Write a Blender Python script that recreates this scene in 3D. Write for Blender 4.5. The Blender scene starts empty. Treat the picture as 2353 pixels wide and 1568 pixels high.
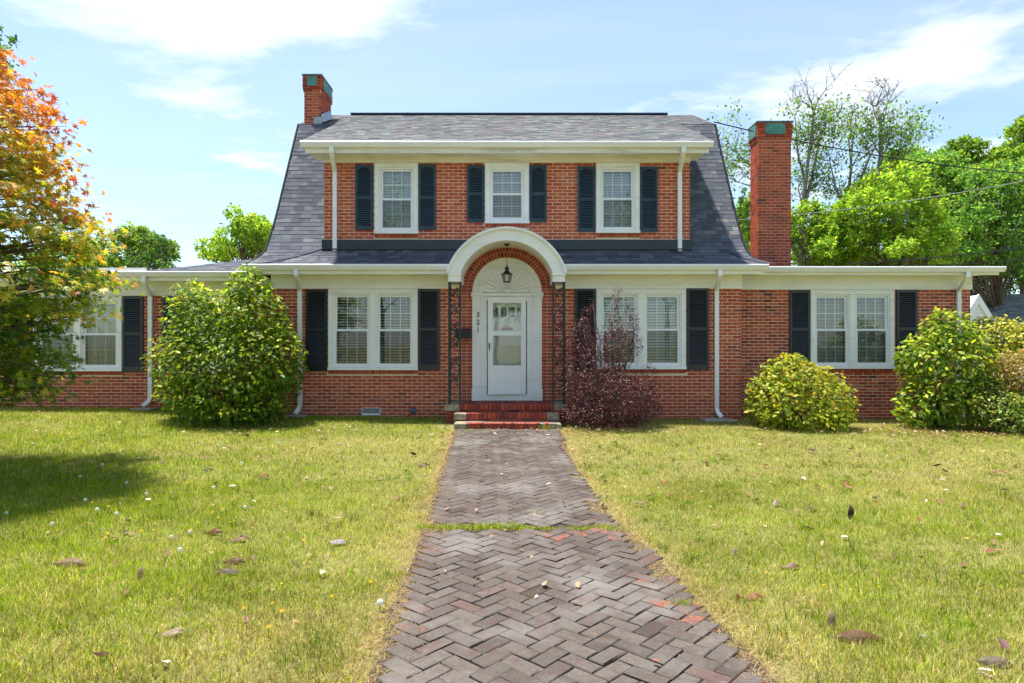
import bpy, math, random
import numpy as np
from mathutils import Vector, Matrix

random.seed(7)
RNG = np.random.default_rng(11)
scene = bpy.context.scene
COL = scene.collection

# ------------------------------------------------------------------ camera
cam_d = bpy.data.cameras.new("camera")
cam_d.lens = 23.4
cam_d.sensor_width = 36.0
cam_d.clip_start = 0.05
cam_d.clip_end = 2000
cam = bpy.data.objects.new("camera", cam_d)
cam.location = (0, 0, 1.5)
cam.rotation_euler = (math.radians(90), 0, 0)
COL.objects.link(cam)
scene.camera = cam
FD = 1529.0


def at(u, v, Y):
    """a point seen at (u, v) of the 2352-wide photograph, Y metres away"""
    return Vector(((u - 1176) * Y / FD, Y, 1.5 + (784 - v) * Y / FD))


# ------------------------------------------------------------------ node helper
def nt_node(nt, typ, **kw):
    n = nt.nodes.new(typ)
    for k, v in kw.items():
        if k == "ins":
            for i, val in v.items():
                if hasattr(val, "is_output"):
                    nt.links.new(val, n.inputs[i])
                else:
                    n.inputs[i].default_value = val
        else:
            setattr(n, k, v)
    return n


def mathn(nt, op, a, b=0.0, c=None):
    ins = {0: a, 1: b}
    if c is not None:
        ins[2] = c
    return nt_node(nt, "ShaderNodeMath", operation=op, ins=ins).outputs[0]


# ------------------------------------------------------------------ sun, sky, exposure
SUN_EL, SUN_AZ = math.radians(74), math.radians(-66)   # azimuth from +Y (behind the house) towards -X
sun_dir = Vector((math.sin(SUN_AZ) * math.cos(SUN_EL), math.cos(SUN_AZ) * math.cos(SUN_EL), math.sin(SUN_EL)))
sun_d = bpy.data.lights.new("sun", "SUN")
sun_d.energy = 2.6
sun_d.angle = math.radians(2.5)
sun_d.color = (1.0, 0.95, 0.87)
sun = bpy.data.objects.new("sun", sun_d)
sun.rotation_euler = sun_dir.to_track_quat("Z", "Y").to_euler()
sun.location = (-8, 30, 40)
COL.objects.link(sun)

world = bpy.data.worlds.new("World")
scene.world = world
world.use_nodes = True
wn = world.node_tree
wn.nodes.clear()
sky = wn.nodes.new("ShaderNodeTexSky")
sky.sky_type = "NISHITA"
sky.sun_disc = False
sky.sun_elevation = SUN_EL
sky.sun_rotation = SUN_AZ
sky.air_density = 1.0
sky.dust_density = 0.6
sky.ozone_density = 1.0
tc = wn.nodes.new("ShaderNodeTexCoord")
sep = nt_node(wn, "ShaderNodeSeparateXYZ", ins={0: tc.outputs["Generated"]})
zc = mathn(wn, "MAXIMUM", sep.outputs[2], 0.03)
px_ = mathn(wn, "DIVIDE", sep.outputs[0], zc)
py_ = mathn(wn, "DIVIDE", sep.outputs[1], zc)
pv = nt_node(wn, "ShaderNodeCombineXYZ", ins={0: px_, 1: py_, 2: 0.0})


def wnoise(scale, detail, rough, off, stretch=(1, 1, 1), dist=0.0):
    m = nt_node(wn, "ShaderNodeMapping", ins={0: pv.outputs[0], 1: off, 3: stretch})
    n = nt_node(wn, "ShaderNodeTexNoise", ins={"Vector": m.outputs[0], "Scale": scale, "Detail": detail, "Roughness": rough, "Distortion": dist})
    return n.outputs[0]


def blob(cx, cy, sx, sy, amp):
    a = mathn(wn, "DIVIDE", mathn(wn, "SUBTRACT", px_, cx), sx)
    b = mathn(wn, "DIVIDE", mathn(wn, "SUBTRACT", py_, cy), sy)
    d = mathn(wn, "ADD", mathn(wn, "MULTIPLY", a, a), mathn(wn, "MULTIPLY", b, b))
    return mathn(wn, "MULTIPLY", mathn(wn, "EXPONENT", mathn(wn, "MULTIPLY", d, -1.0)), amp)


n1 = wnoise(1.25, 12, 0.62, (3.1, 1.7, 0), dist=0.25)
n2 = wnoise(0.35, 7, 0.62, (0.4, 5.2, 0), stretch=(0.55, 1.3, 1), dist=0.5)
bias = blob(-0.98, 1.95, 0.5, 0.38, 0.27)
for args in [(-1.25, 2.75, 0.35, 0.35, 0.16), (-1.5, 3.6, 0.3, 0.4, 0.10), (-0.55, 1.95, 0.25, 0.2, 0.10), (1.6, 2.6, 0.8, 0.8, 0.17), (2.3, 4.2, 1.2, 1.3, 0.17), (0.55, 1.85, 0.3, 0.12, 0.2), (-1.3, 3.9, 0.35, 0.5, 0.12),
             (0.5, 3.3, 0.8, 0.35, 0.08)]:
    bias = mathn(wn, "ADD", bias, blob(*args))
dens = mathn(wn, "ADD", mathn(wn, "MULTIPLY", n1, 0.75), mathn(wn, "ADD", mathn(wn, "MULTIPLY", n2, 0.35), bias))
cl = nt_node(wn, "ShaderNodeMapRange", interpolation_type="SMOOTHSTEP", ins={0: dens, 1: 0.58, 2: 0.90, 3: 0.0, 4: 0.97})
veil = nt_node(wn, "ShaderNodeMapRange", ins={0: n2, 1: 0.3, 2: 0.75, 3: 0.02, 4: 0.36})
cov = mathn(wn, "MAXIMUM", cl.outputs[0], veil.outputs[0])
mixc = nt_node(wn, "ShaderNodeMix", data_type="RGBA", ins={0: cov})
skyt = nt_node(wn, "ShaderNodeMix", data_type="RGBA", blend_type="MULTIPLY", ins={0: 1.0})
wn.links.new(sky.outputs[0], skyt.inputs[6])
skyt.inputs[7].default_value = (0.70, 0.79, 0.81, 1)
wn.links.new(skyt.outputs[2], mixc.inputs[6])
mixc.inputs[7].default_value = (4.5, 4.6, 4.75, 1)
bg = nt_node(wn, "ShaderNodeBackground", ins={0: mixc.outputs[2], 1: 0.077})
wo = wn.nodes.new("ShaderNodeOutputWorld")
wn.links.new(bg.outputs[0], wo.inputs[0])

scene.view_settings.view_transform = "Standard"
scene.view_settings.look = "None"
scene.view_settings.gamma = 1.0
scene.view_settings.use_curve_mapping = False
scene.view_settings.exposure = 1.95
scene.render.engine = "CYCLES"
scene.cycles.max_bounces = 8
scene.cycles.diffuse_bounces = 4
scene.cycles.transparent_max_bounces = 16
scene.cycles.use_denoising = True


# ------------------------------------------------------------------ materials
def new_mat(name):
    m = bpy.data.materials.new(name)
    m.use_nodes = True
    m.node_tree.nodes.clear()
    return m, m.node_tree


def finish(nt, shader):
    o = nt.nodes.new("ShaderNodeOutputMaterial")
    nt.links.new(shader, o.inputs[0])


def objcoord(nt):
    return nt_node(nt, "ShaderNodeNewGeometry").outputs["Position"]


def noise(nt, scale, detail=4, rough=0.55, vec=None, dist=0.0):
    v = vec if vec is not None else objcoord(nt)
    return nt_node(nt, "ShaderNodeTexNoise", ins={"Vector": v, "Scale": scale, "Detail": detail, "Roughness": rough, "Distortion": dist}).outputs[0]


def ramp(nt, fac, stops):
    r = nt_node(nt, "ShaderNodeValToRGB", ins={0: fac})
    e = r.color_ramp.elements
    while len(e) < len(stops):
        e.new(0.5)
    for el, (p, c) in zip(e, stops):
        el.position = p
        el.color = (*c, 1)
    return r.outputs[0]


def mixcol(nt, fac, a, b, mode="MIX"):
    n = nt_node(nt, "ShaderNodeMix", data_type="RGBA", blend_type=mode)
    for i, v in ((0, fac), (6, a), (7, b)):
        if hasattr(v, "is_output"):
            nt.links.new(v, n.inputs[i])
        elif i == 0:
            n.inputs[0].default_value = v
        else:
            n.inputs[i].default_value = (*v, 1)
    return n.outputs[2]


def maprange(nt, v, a, b, c=0.0, d=1.0):
    return nt_node(nt, "ShaderNodeMapRange", ins={0: v, 1: a, 2: b, 3: c, 4: d}).outputs[0]


def principled(nt, color, rough=0.6, spec=0.4, metal=0.0, bump=None, bump_d=0.01, bump_s=0.4):
    p = nt.nodes.new("ShaderNodeBsdfPrincipled")
    for k, v in (("Base Color", color), ("Roughness", rough), ("Specular IOR Level", spec), ("Metallic", metal)):
        if hasattr(v, "is_output"):
            nt.links.new(v, p.inputs[k])
        else:
            p.inputs[k].default_value = (*v, 1) if k == "Base Color" else v
    if bump is not None:
        b = nt_node(nt, "ShaderNodeBump", ins={"Strength": bump_s, "Distance": bump_d, "Height": bump})
        nt.links.new(b.outputs[0], p.inputs["Normal"])
    return p


def attr(nt, name):
    return nt_node(nt, "ShaderNodeAttribute", attribute_name=name)


def mat_plain(name, color, rough=0.6, spec=0.4, var=0.12, scale=3.0, metal=0.0, bump=0.0, dirt=None):
    m, nt = new_mat(name)
    n = noise(nt, scale, 6, 0.6)
    c = mixcol(nt, maprange(nt, n, 0.35, 0.7), tuple(x * (1 - var) for x in color), tuple(min(1, x * (1 + var * 0.6)) for x in color))
    if dirt:
        dcol, amt, lo, dscale = dirt
        v = nt_node(nt, "ShaderNodeMapping", ins={0: objcoord(nt), 3: dscale}).outputs[0]
        d = noise(nt, 1.0, 7, 0.65, v)
        c = mixcol(nt, maprange(nt, d, lo, lo + 0.28, 0, amt), c, dcol)
    fine = noise(nt, 160, 3, 0.6)
    p = principled(nt, c, rough, spec, metal, fine if bump else None, 0.004, bump)
    finish(nt, p.outputs[0])
    return m


def mat_tint(name, stops, rough=0.8, spec=0.25, grain=60, gamt=0.35, bump=0.5, bump_d=0.004, stain=None, blot=None):
    """colour of each piece from its own 'tint' value"""
    m, nt = new_mat(name)
    t = attr(nt, "tint").outputs["Fac"]
    c = ramp(nt, t, stops)
    g = noise(nt, grain, 5, 0.65)
    c = mixcol(nt, gamt, c, mixcol(nt, g, (0.45, 0.45, 0.45), (1.6, 1.55, 1.5)), "MULTIPLY")
    if stain:
        scol, amt, lo, hi, sc = stain
        s = noise(nt, sc, 7, 0.7)
        c = mixcol(nt, maprange(nt, s, lo, hi, 0, amt), c, scol)
    if blot:
        bcol, amt, lo, hi, sc = blot
        s = noise(nt, sc, 6, 0.6, dist=0.6)
        c = mixcol(nt, maprange(nt, s, lo, hi, 0, amt), c, bcol)
    p = principled(nt, c, rough, spec, 0, g, bump_d, bump)
    finish(nt, p.outputs[0])
    return m


def mat_leaf(name, rough=0.5, trans=0.35, spec=0.3, tmul=(1.25, 1.2, 0.6)):
    """leaf: own colour from 'col', partly lets the light through"""
    m, nt = new_mat(name)
    c = attr(nt, "col").outputs["Color"]
    p = principled(nt, c, rough, spec)
    t = nt_node(nt, "ShaderNodeBsdfTranslucent", ins={0: mixcol(nt, 1.0, c, tmul, "MULTIPLY")})
    mx = nt_node(nt, "ShaderNodeMixShader", ins={0: trans, 1: p.outputs[0], 2: t.outputs[0]})
    finish(nt, mx.outputs[0])
    return m


M = {}
BRICK = [(0.0, (0.11, 0.034, 0.038)), (0.28, (0.26, 0.054, 0.037)), (0.55, (0.42, 0.080, 0.041)), (0.8, (0.49, 0.115, 0.055)), (1.0, (0.53, 0.18, 0.095))]
M["brick"] = mat_tint("brick_face", BRICK, 0.85, 0.2, 55, 0.4, 0.6, 0.004, stain=((0.50, 0.36, 0.28), 0.45, 0.58, 0.85, 1.6), blot=((0.62, 0.50, 0.42), 0.40, 0.68, 0.74, 11))
M["mortar"] = mat_plain("lime_mortar", (0.76, 0.66, 0.49), 0.95, 0.1, 0.18, 6, bump=0.4, dirt=((0.40, 0.32, 0.24), 0.45, 0.55, (1.2, 1.2, 2.5)))
M["white"] = mat_plain("white_paint", (0.83, 0.83, 0.80), 0.45, 0.4, 0.05, 2.0, dirt=((0.45, 0.42, 0.34), 0.5, 0.53, (0.9, 4.0, 7.0)))
M["weathered"] = mat_plain("weathered_white_paint", (0.80, 0.78, 0.72), 0.6, 0.3, 0.08, 2.0, dirt=((0.26, 0.23, 0.18), 0.75, 0.50, (0.8, 5.0, 9.0)))
M["vinyl"] = mat_plain("white_vinyl", (0.82, 0.83, 0.83), 0.35, 0.45, 0.03, 2.0)
M["gutter"] = mat_plain("white_aluminium", (0.80, 0.81, 0.82), 0.35, 0.5, 0.05, 2.5, dirt=((0.45, 0.42, 0.36), 0.35, 0.58, (1.2, 3, 6)))
M["shutter"] = mat_plain("black_navy_shutter_paint", (0.011, 0.016, 0.024), 0.32, 0.5, 0.3, 5.0)
M["shutter_blue"] = mat_plain("faded_blue_shutter_paint", (0.018, 0.038, 0.062), 0.4, 0.45, 0.3, 5.0)
M["flash"] = mat_plain("dark_flashing", (0.018, 0.026, 0.04), 0.35, 0.5, 0.3, 3.0)
M["iron"] = mat_plain("black_iron", (0.012, 0.017, 0.02), 0.38, 0.5, 0.4, 30, dirt=((0.10, 0.05, 0.03), 0.7, 0.62, (14, 14, 14)))
M["black"] = mat_plain("black_enamel", (0.01, 0.011, 0.012), 0.35, 0.5, 0.2, 9)
M["stone"] = mat_plain("weathered_stone", (0.36, 0.30, 0.21), 0.95, 0.1, 0.3, 12, bump=0.6, dirt=((0.10, 0.09, 0.07), 0.8, 0.48, (9, 9, 9)))
M["grout"] = mat_plain("grey_grout", (0.22, 0.20, 0.17), 0.95, 0.1, 0.3, 12, bump=0.4)
M["concrete"] = mat_plain("concrete", (0.36, 0.32, 0.26), 0.95, 0.1, 0.2, 9, bump=0.5, dirt=((0.13, 0.11, 0.08), 0.6, 0.5, (5, 5, 5)))
M["copper"] = mat_plain("patinated_copper", (0.085, 0.26, 0.23), 0.6, 0.35, 0.35, 5, dirt=((0.03, 0.07, 0.07), 0.8, 0.5, (5, 5, 3)))
M["metal"] = mat_plain("grey_metal", (0.34, 0.36, 0.38), 0.4, 0.5, 0.2, 9, metal=0.5)
M["bark"] = mat_plain("bark", (0.17, 0.13, 0.10), 0.95, 0.1, 0.5, 14, bump=0.8)
M["twig"] = mat_plain("pale_bark", (0.26, 0.23, 0.20), 0.95, 0.1, 0.4, 10)
M["wire"] = mat_plain("wire_black", (0.02, 0.022, 0.025), 0.5, 0.3, 0.1)
M["wirepale"] = mat_plain("wire_grey", (0.35, 0.37, 0.38), 0.5, 0.3, 0.1)
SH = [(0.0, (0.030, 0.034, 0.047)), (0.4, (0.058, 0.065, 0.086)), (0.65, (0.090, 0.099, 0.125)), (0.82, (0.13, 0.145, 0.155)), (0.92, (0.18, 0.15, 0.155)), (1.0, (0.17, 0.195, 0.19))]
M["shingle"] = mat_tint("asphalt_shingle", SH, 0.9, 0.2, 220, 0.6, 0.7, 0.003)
M["deck"] = mat_plain("roof_deck", (0.035, 0.036, 0.04), 0.9, 0.1, 0.2)
M["blind"] = mat_plain("blind_slat", (0.82, 0.85, 0.80), 0.5, 0.3, 0.04)
M["curtain"] = mat_plain("sheer_curtain", (0.62, 0.68, 0.58), 0.8, 0.1, 0.08)
M["dark"] = mat_plain("dark_interior", (0.02, 0.02, 0.02), 0.9, 0.1, 0.1)
M["red"] = mat_plain("red_enamel", (0.45, 0.03, 0.03), 0.4, 0.4, 0.2, 20)
M["teal"] = mat_plain("teal_paint", (0.02, 0.13, 0.17), 0.4, 0.4, 0.2, 20)
M["pink"] = mat_plain("pink_lettering", (0.5, 0.05, 0.15), 0.6, 0.2, 0.1)
M["string"] = mat_plain("jute_string", (0.35, 0.26, 0.15), 0.9, 0.1, 0.1)
M["spigot"] = mat_plain("blue_plastic", (0.06, 0.16, 0.22), 0.25, 0.6, 0.4, 30)
PV = [(0.0, (0.060, 0.047, 0.040)), (0.4, (0.090, 0.077, 0.066)), (0.75, (0.115, 0.101, 0.088)), (0.93, (0.108, 0.070, 0.060)), (1.0, (0.10, 0.080, 0.070))]
m, nt = new_mat("walk_brick")
t = attr(nt, "tint").outputs["Fac"]
c = ramp(nt, t, PV)
g = noise(nt, 45, 6, 0.7)
c = mixcol(nt, 0.7, c, mixcol(nt, g, (0.35, 0.35, 0.35), (1.7, 1.65, 1.6)), "MULTIPLY")
c = mixcol(nt, maprange(nt, noise(nt, 15, 7, 0.7), 0.50, 0.66, 0, 0.6), c, (0.095, 0.042, 0.040))
c = mixcol(nt, maprange(nt, noise(nt, 26, 6, 0.7), 0.60, 0.74, 0, 0.6), c, (0.30, 0.28, 0.26))
c = mixcol(nt, maprange(nt, noise(nt, 1.3, 5, 0.6), 0.48, 0.70, 0, 0.5), c, (0.26, 0.24, 0.22))
orange = mathn(nt, "MULTIPLY", maprange(nt, t, 0.93, 0.95), maprange(nt, noise(nt, 9, 5, 0.6, dist=0.8), 0.54, 0.60))
c = mixcol(nt, orange, c, (0.25, 0.085, 0.055))
finish(nt, principled(nt, c, 0.9, 0.2, 0, g, 0.006, 0.9).outputs[0])
M["paver"] = m
M["joint"] = mat_plain("joint_soil", (0.07, 0.056, 0.042), 1.0, 0.05, 0.5, 20, dirt=((0.34, 0.25, 0.14), 0.9, 0.52, (14, 14, 14)))
M["leaf_camellia"] = mat_leaf("camellia_leaf", 0.42, 0.48, 0.2, (1.6, 1.5, 0.45))
M["leaf_maple"] = mat_leaf("maple_leaf", 0.45, 0.48, 0.3, (1.7, 1.5, 0.8))
M["leaf_purple"] = mat_leaf("purple_leaf", 0.45, 0.30, 0.3, (1.4, 0.8, 0.8))
M["leaf_tree"] = mat_leaf("tree_leaf", 0.5, 0.58, 0.25, (1.7, 1.6, 0.7))
M["leaf_azalea"] = mat_leaf("azalea_leaf", 0.45, 0.35, 0.3)
M["grass"] = mat_leaf("grass_blade", 0.6, 0.48, 0.2, (1.4, 1.35, 0.7))
M["dead"] = mat_leaf("dead_leaf", 0.55, 0.22, 0.3, (1.1, 0.9, 0.7))
M["petal"] = mat_leaf("flower", 0.7, 0.3, 0.1, (1, 1, 1))

# glass: mirrors a little, lets the rest through
m, nt = new_mat("window_glass")
fr = nt_node(nt, "ShaderNodeLayerWeight", ins={0: 0.35})
fac = mathn(nt, "ADD", mathn(nt, "MULTIPLY", fr.outputs[0], 0.6), 0.09)
tr = nt_node(nt, "ShaderNodeBsdfTransparent", ins={0: (0.93, 0.96, 0.94, 1)})
gl = nt_node(nt, "ShaderNodeBsdfGlossy", ins={0: (0.95, 0.97, 1, 1), 1: 0.015})
wv = noise(nt, 2.2, 2, 0.5)
bp = nt_node(nt, "ShaderNodeBump", ins={"Strength": 0.05, "Distance": 0.02, "Height": wv})
nt.links.new(bp.outputs[0], gl.inputs["Normal"])
mx = nt_node(nt, "ShaderNodeMixShader", ins={0: fac, 1: tr.outputs[0], 2: gl.outputs[0]})
finish(nt, mx.outputs[0])
M["glass"] = m

# insect screen over the lower sashes
m, nt = new_mat("insect_screen")
tr = nt_node(nt, "ShaderNodeBsdfTransparent", ins={0: (1, 1, 1, 1)})
df = nt_node(nt, "ShaderNodeBsdfDiffuse", ins={0: (0.05, 0.055, 0.06, 1)})
mx = nt_node(nt, "ShaderNodeMixShader", ins={0: 0.24, 1: tr.outputs[0], 2: df.outputs[0]})
finish(nt, mx.outputs[0])
M["screen"] = m

# lawn soil / thatch
m, nt = new_mat("lawn_ground")
a = noise(nt, 1.1, 5, 0.6)
b = noise(nt, 26, 6, 0.7)
c1 = mixcol(nt, maprange(nt, a, 0.35, 0.65), (0.115, 0.135, 0.022), (0.195, 0.175, 0.06))
c2 = mixcol(nt, maprange(nt, b, 0.3, 0.7), tuple(x * 0.55 for x in (0.16, 0.17, 0.04)), (0.34, 0.30, 0.13))
finish(nt, principled(nt, mixcol(nt, 0.55, c1, c2), 1.0, 0.05, 0, b, 0.02, 0.8).outputs[0])
M["lawn"] = m
M["asphalt"] = mat_plain("asphalt", (0.05, 0.05, 0.052), 0.9, 0.2, 0.2, 8, bump=0.4)

# ------------------------------------------------------------------ mesh helpers
WLOC = {}


def set_props(o, label=None, cat=None, group=None, kind=None):
    if label:
        o["label"] = label
    if cat:
        o["category"] = cat
    if group:
        o["group"] = group
    if kind:
        o["kind"] = kind
    return o


def link(name, me, parent=None, world=Vector((0, 0, 0))):
    o = bpy.data.objects.new(name, me)
    COL.objects.link(o)
    if parent is not None:
        o.parent = parent
        o.location = world - WLOC[parent]
    else:
        o.location = world
    WLOC[o] = Vector(world)
    return o


def empty(name, loc, label=None, cat=None, group=None):
    o = link(name, None, None, Vector(loc))
    o.empty_display_size = 0.2
    return set_props(o, label, cat, group)


def make_mesh(name, V, polys, mat, tint=None, col=None, smooth=False):
    """polys: list of (n,k) integer arrays"""
    V = np.asarray(V, dtype=np.float32)
    me = bpy.data.meshes.new(name)
    me.vertices.add(len(V))
    me.vertices.foreach_set("co", V.ravel())
    idx = np.concatenate([np.asarray(p, dtype=np.int32).ravel() for p in polys if len(p)])
    sizes = np.concatenate([np.full(len(p), np.asarray(p).shape[1], dtype=np.int32) for p in polys if len(p)])
    me.loops.add(len(idx))
    me.loops.foreach_set("vertex_index", idx)
    me.polygons.add(len(sizes))
    me.polygons.foreach_set("loop_start", np.concatenate([[0], np.cumsum(sizes)[:-1]]).astype(np.int32))
    if smooth:
        me.polygons.foreach_set("use_smooth", np.ones(len(sizes), dtype=bool))
    if tint is not None:
        a = me.attributes.new("tint", "FLOAT", "POINT")
        a.data.foreach_set("value", np.asarray(tint, dtype=np.float32))
    if col is not None:
        a = me.attributes.new("col", "FLOAT_COLOR", "POINT")
        c = np.ones((len(V), 4), dtype=np.float32)
        c[:, :3] = col
        a.data.foreach_set("color", c.ravel())
    me.update(calc_edges=True)
    me.validate()
    me.materials.append(mat)
    return me


def unit(v):
    n = np.linalg.norm(v, axis=-1, keepdims=True)
    return v / np.maximum(n, 1e-9)


class MB:
    def __init__(s):
        s.v, s.f, s.t = [], [], []

    def add(s, pts, faces, tint=0.5):
        o = len(s.v)
        s.v.extend([tuple(p) for p in pts])
        s.t.extend([tint] * len(pts))
        s.f.extend([tuple(i + o for i in f) for f in faces])

    def box(s, x0, x1, y0, y1, z0, z1, tint=0.5, back=True):
        p = [(x0, y0, z0), (x1, y0, z0), (x1, y1, z0), (x0, y1, z0), (x0, y0, z1), (x1, y0, z1), (x1, y1, z1), (x0, y1, z1)]
        f = [(0, 1, 5, 4), (1, 2, 6, 5), (3, 0, 4, 7), (4, 5, 6, 7), (3, 2, 1, 0)]
        if back:
            f.append((2, 3, 7, 6))
        s.add(p, f, tint)

    def xform_box(s, mat, sx, sy, sz, tint=0.5):
        p = [mat @ Vector((a * sx / 2, b * sy / 2, c * sz / 2)) for c in (-1, 1) for b in (-1, 1) for a in (-1, 1)]
        s.add(p, [(0, 2, 3, 1), (4, 5, 7, 6), (0, 1, 5, 4), (2, 6, 7, 3), (0, 4, 6, 2), (1, 3, 7, 5)], tint)

    def poly(s, pts, tint=0.5):
        s.add(pts, [tuple(range(len(pts)))], tint)

    def prism(s, pts, off, tint=0.5):
        """closed polygon pts pushed along off"""
        n = len(pts)
        q = [Vector(p) + Vector(off) for p in pts]
        f = [tuple(range(n)), tuple(range(2 * n - 1, n - 1, -1))]
        f += [(i, i + n, (i + 1) % n + n, (i + 1) % n) for i in range(n)]
        s.add(list(pts) + q, f, tint)

    def tube(s, pts, r, n=6, tint=0.5, flat=None, cap=True):
        """round (or flat=(a,b) rectangular) bar along a polyline; r a number or one per point"""
        pts = [Vector(p) for p in pts]
        rs = r if isinstance(r, (list, tuple)) else [r] * len(pts)
        rings = []
        ref = None
        for i, p in enumerate(pts):
            d = (pts[min(i + 1, len(pts) - 1)] - pts[max(i - 1, 0)]).normalized()
            if flat is not None:
                a = Vector((0, 1, 0)) if abs(d.y) < 0.9 else Vector((0, 0, 1))
                b = d.cross(a).normalized()
                a = b.cross(d).normalized()
                ring = [p + b * (sx * flat[0] / 2) + a * (sy * flat[1] / 2) for sx, sy in ((-1, -1), (1, -1), (1, 1), (-1, 1))]
            else:
                if ref is None:
                    ref = Vector((0, 0, 1)) if abs(d.z) < 0.9 else Vector((1, 0, 0))
                b = d.cross(ref).normalized()
                ref = b.cross(d).normalized()
                ring = [p + (b * math.cos(t) + ref * math.sin(t)) * rs[i] for t in [2 * math.pi * k / n for k in range(n)]]
            rings.append(ring)
        k = len(rings[0])
        P = [q for ring in rings for q in ring]
        F = []
        for i in range(len(rings) - 1):
            for j in range(k):
                F.append((i * k + j, i * k + (j + 1) % k, (i + 1) * k + (j + 1) % k, (i + 1) * k + j))
        if cap:
            F.append(tuple(range(k - 1, -1, -1)))
            F.append(tuple(range((len(rings) - 1) * k, len(rings) * k)))
        s.add(P, F, tint)

    def lathe(s, c, prof, n=12, tint=0.5):
        P = [(c[0] + r * math.cos(2 * math.pi * j / n), c[1] + r * math.sin(2 * math.pi * j / n), c[2] + z) for r, z in prof for j in range(n)]
        F = [(i * n + j, i * n + (j + 1) % n, (i + 1) * n + (j + 1) % n, (i + 1) * n + j) for i in range(len(prof) - 1) for j in range(n)]
        s.add(P, F, tint)

    def build(s, name, mat, parent=None, origin=None, kind=None, label=None, smooth=False):
        V = np.array([tuple(p) for p in s.v], dtype=np.float32)
        if parent is not None:
            w = WLOC[parent].copy()
            if origin is not None:
                w = Vector(origin)
        elif origin is not None:
            w = Vector(origin)
        else:
            lo, hi = V.min(0), V.max(0)
            w = Vector(((lo[0] + hi[0]) / 2, (lo[1] + hi[1]) / 2, lo[2]))
        me = bpy.data.meshes.new(name)
        me.from_pydata([tuple(p) for p in (V - np.array(w))], [], s.f)
        a = me.attributes.new("tint", "FLOAT", "POINT")
        a.data.foreach_set("value", np.array(s.t, dtype=np.float32))
        if smooth:
            me.polygons.foreach_set("use_smooth", np.ones(len(me.polygons), dtype=bool))
        me.materials.append(mat)
        me.update()
        o = link(name, me, parent, w)
        return set_props(o, label, None, None, kind)


def ngrid(seed):
    return np.random.default_rng(seed).random((64, 64))


def vnoise(x, y, scale, seed):
    g = ngrid(seed)
    fx, fy = np.asarray(x) * scale, np.asarray(y) * scale
    ix, iy = np.floor(fx).astype(int), np.floor(fy).astype(int)
    tx, ty = fx - ix, fy - iy
    tx, ty = tx * tx * (3 - 2 * tx), ty * ty * (3 - 2 * ty)
    a, b = g[ix % 64, iy % 64], g[(ix + 1) % 64, iy % 64]
    c, d = g[ix % 64, (iy + 1) % 64], g[(ix + 1) % 64, (iy + 1) % 64]
    return (a * (1 - tx) + b * tx) * (1 - ty) + (c * (1 - tx) + d * tx) * ty


def gz(x, y):
    x, y = np.asarray(x, dtype=float), np.asarray(y, dtype=float)
    t = np.clip((y - 8.5) / 5.0, 0, 1)
    t = t * t * (3 - 2 * t)
    side = np.interp(x, [-12, -8, -5, -1.2, 1.2, 4.7, 7, 12], [0.22, 0.20, 0.09, 0.06, 0.05, 0.03, -0.04, -0.06])
    bump = 0.03 * (vnoise(x + 40, y + 40, 0.7, 3) - 0.5) * np.clip((np.abs(x) - 1.2), 0, 1) * np.clip((60 - np.abs(x)) / 20, 0, 1)
    return -0.1 + t * side + bump


def gzf(x, y):
    return float(gz(x, y))


# ------------------------------------------------------------------ ground, street
xs = np.unique(np.concatenate([np.linspace(-400, -30, 12), np.linspace(-30, -16, 10), np.linspace(-16, 16, 110), np.linspace(16, 30, 10), np.linspace(30, 400, 12)]))
ys = np.unique(np.concatenate([np.linspace(-200, -2, 20), np.linspace(-2, 16, 70), np.linspace(16, 40, 10), np.linspace(40, 800, 14)]))
GX, GY = np.meshgrid(xs, ys)
GZ = gz(GX, GY)
nx, ny = len(xs), len(ys)
I = np.arange(nx * ny).reshape(ny, nx)
Q = np.stack([I[:-1, :-1], I[:-1, 1:], I[1:, 1:], I[1:, :-1]], -1).reshape(-1, 4)
me = make_mesh("ground", np.stack([GX, GY, GZ], -1).reshape(-1, 3), [Q], M["lawn"], smooth=True)
set_props(link("ground", me), kind="structure")
mb = MB()
mb.box(-120, 120, -15, -7.5, -0.16, -0.092)
mb.build("road", M["asphalt"], kind="structure")

# walk outline: Y -> left, right
PY = [2.0, 3.12, 3.42, 3.97, 4.74, 5.7, 5.88, 7.74, 9.5, 11.33, 11.9]
PL = [-0.63, -0.63, -0.62, -0.67, -0.66, -0.71, -0.70, -0.81, -0.87, -0.94, -0.95]
PR = [1.24, 1.19, 1.16, 1.09, 1.02, 0.92, 0.84, 0.75, 0.76, 0.79, 0.79]


def pl(y):
    return np.interp(y, PY, PL)


def pr(y):
    return np.interp(y, PY, PR)


path_root = empty("path", (0, 7, -0.1))
path_root["kind"] = "structure"
mb = MB()
seg = np.linspace(1.9, 11.75, 40)
for a_, b_ in zip(seg[:-1], seg[1:]):
    za, zb = gzf(0, a_) + 0.006, gzf(0, b_) + 0.006
    mb.poly([(pl(a_) - 0.06, a_, za), (pr(a_) + 0.06, a_, za), (pr(b_) + 0.06, b_, zb), (pl(b_) - 0.06, b_, zb)])
mb.build("joint_bed", M["joint"], path_root, kind="structure")

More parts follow.
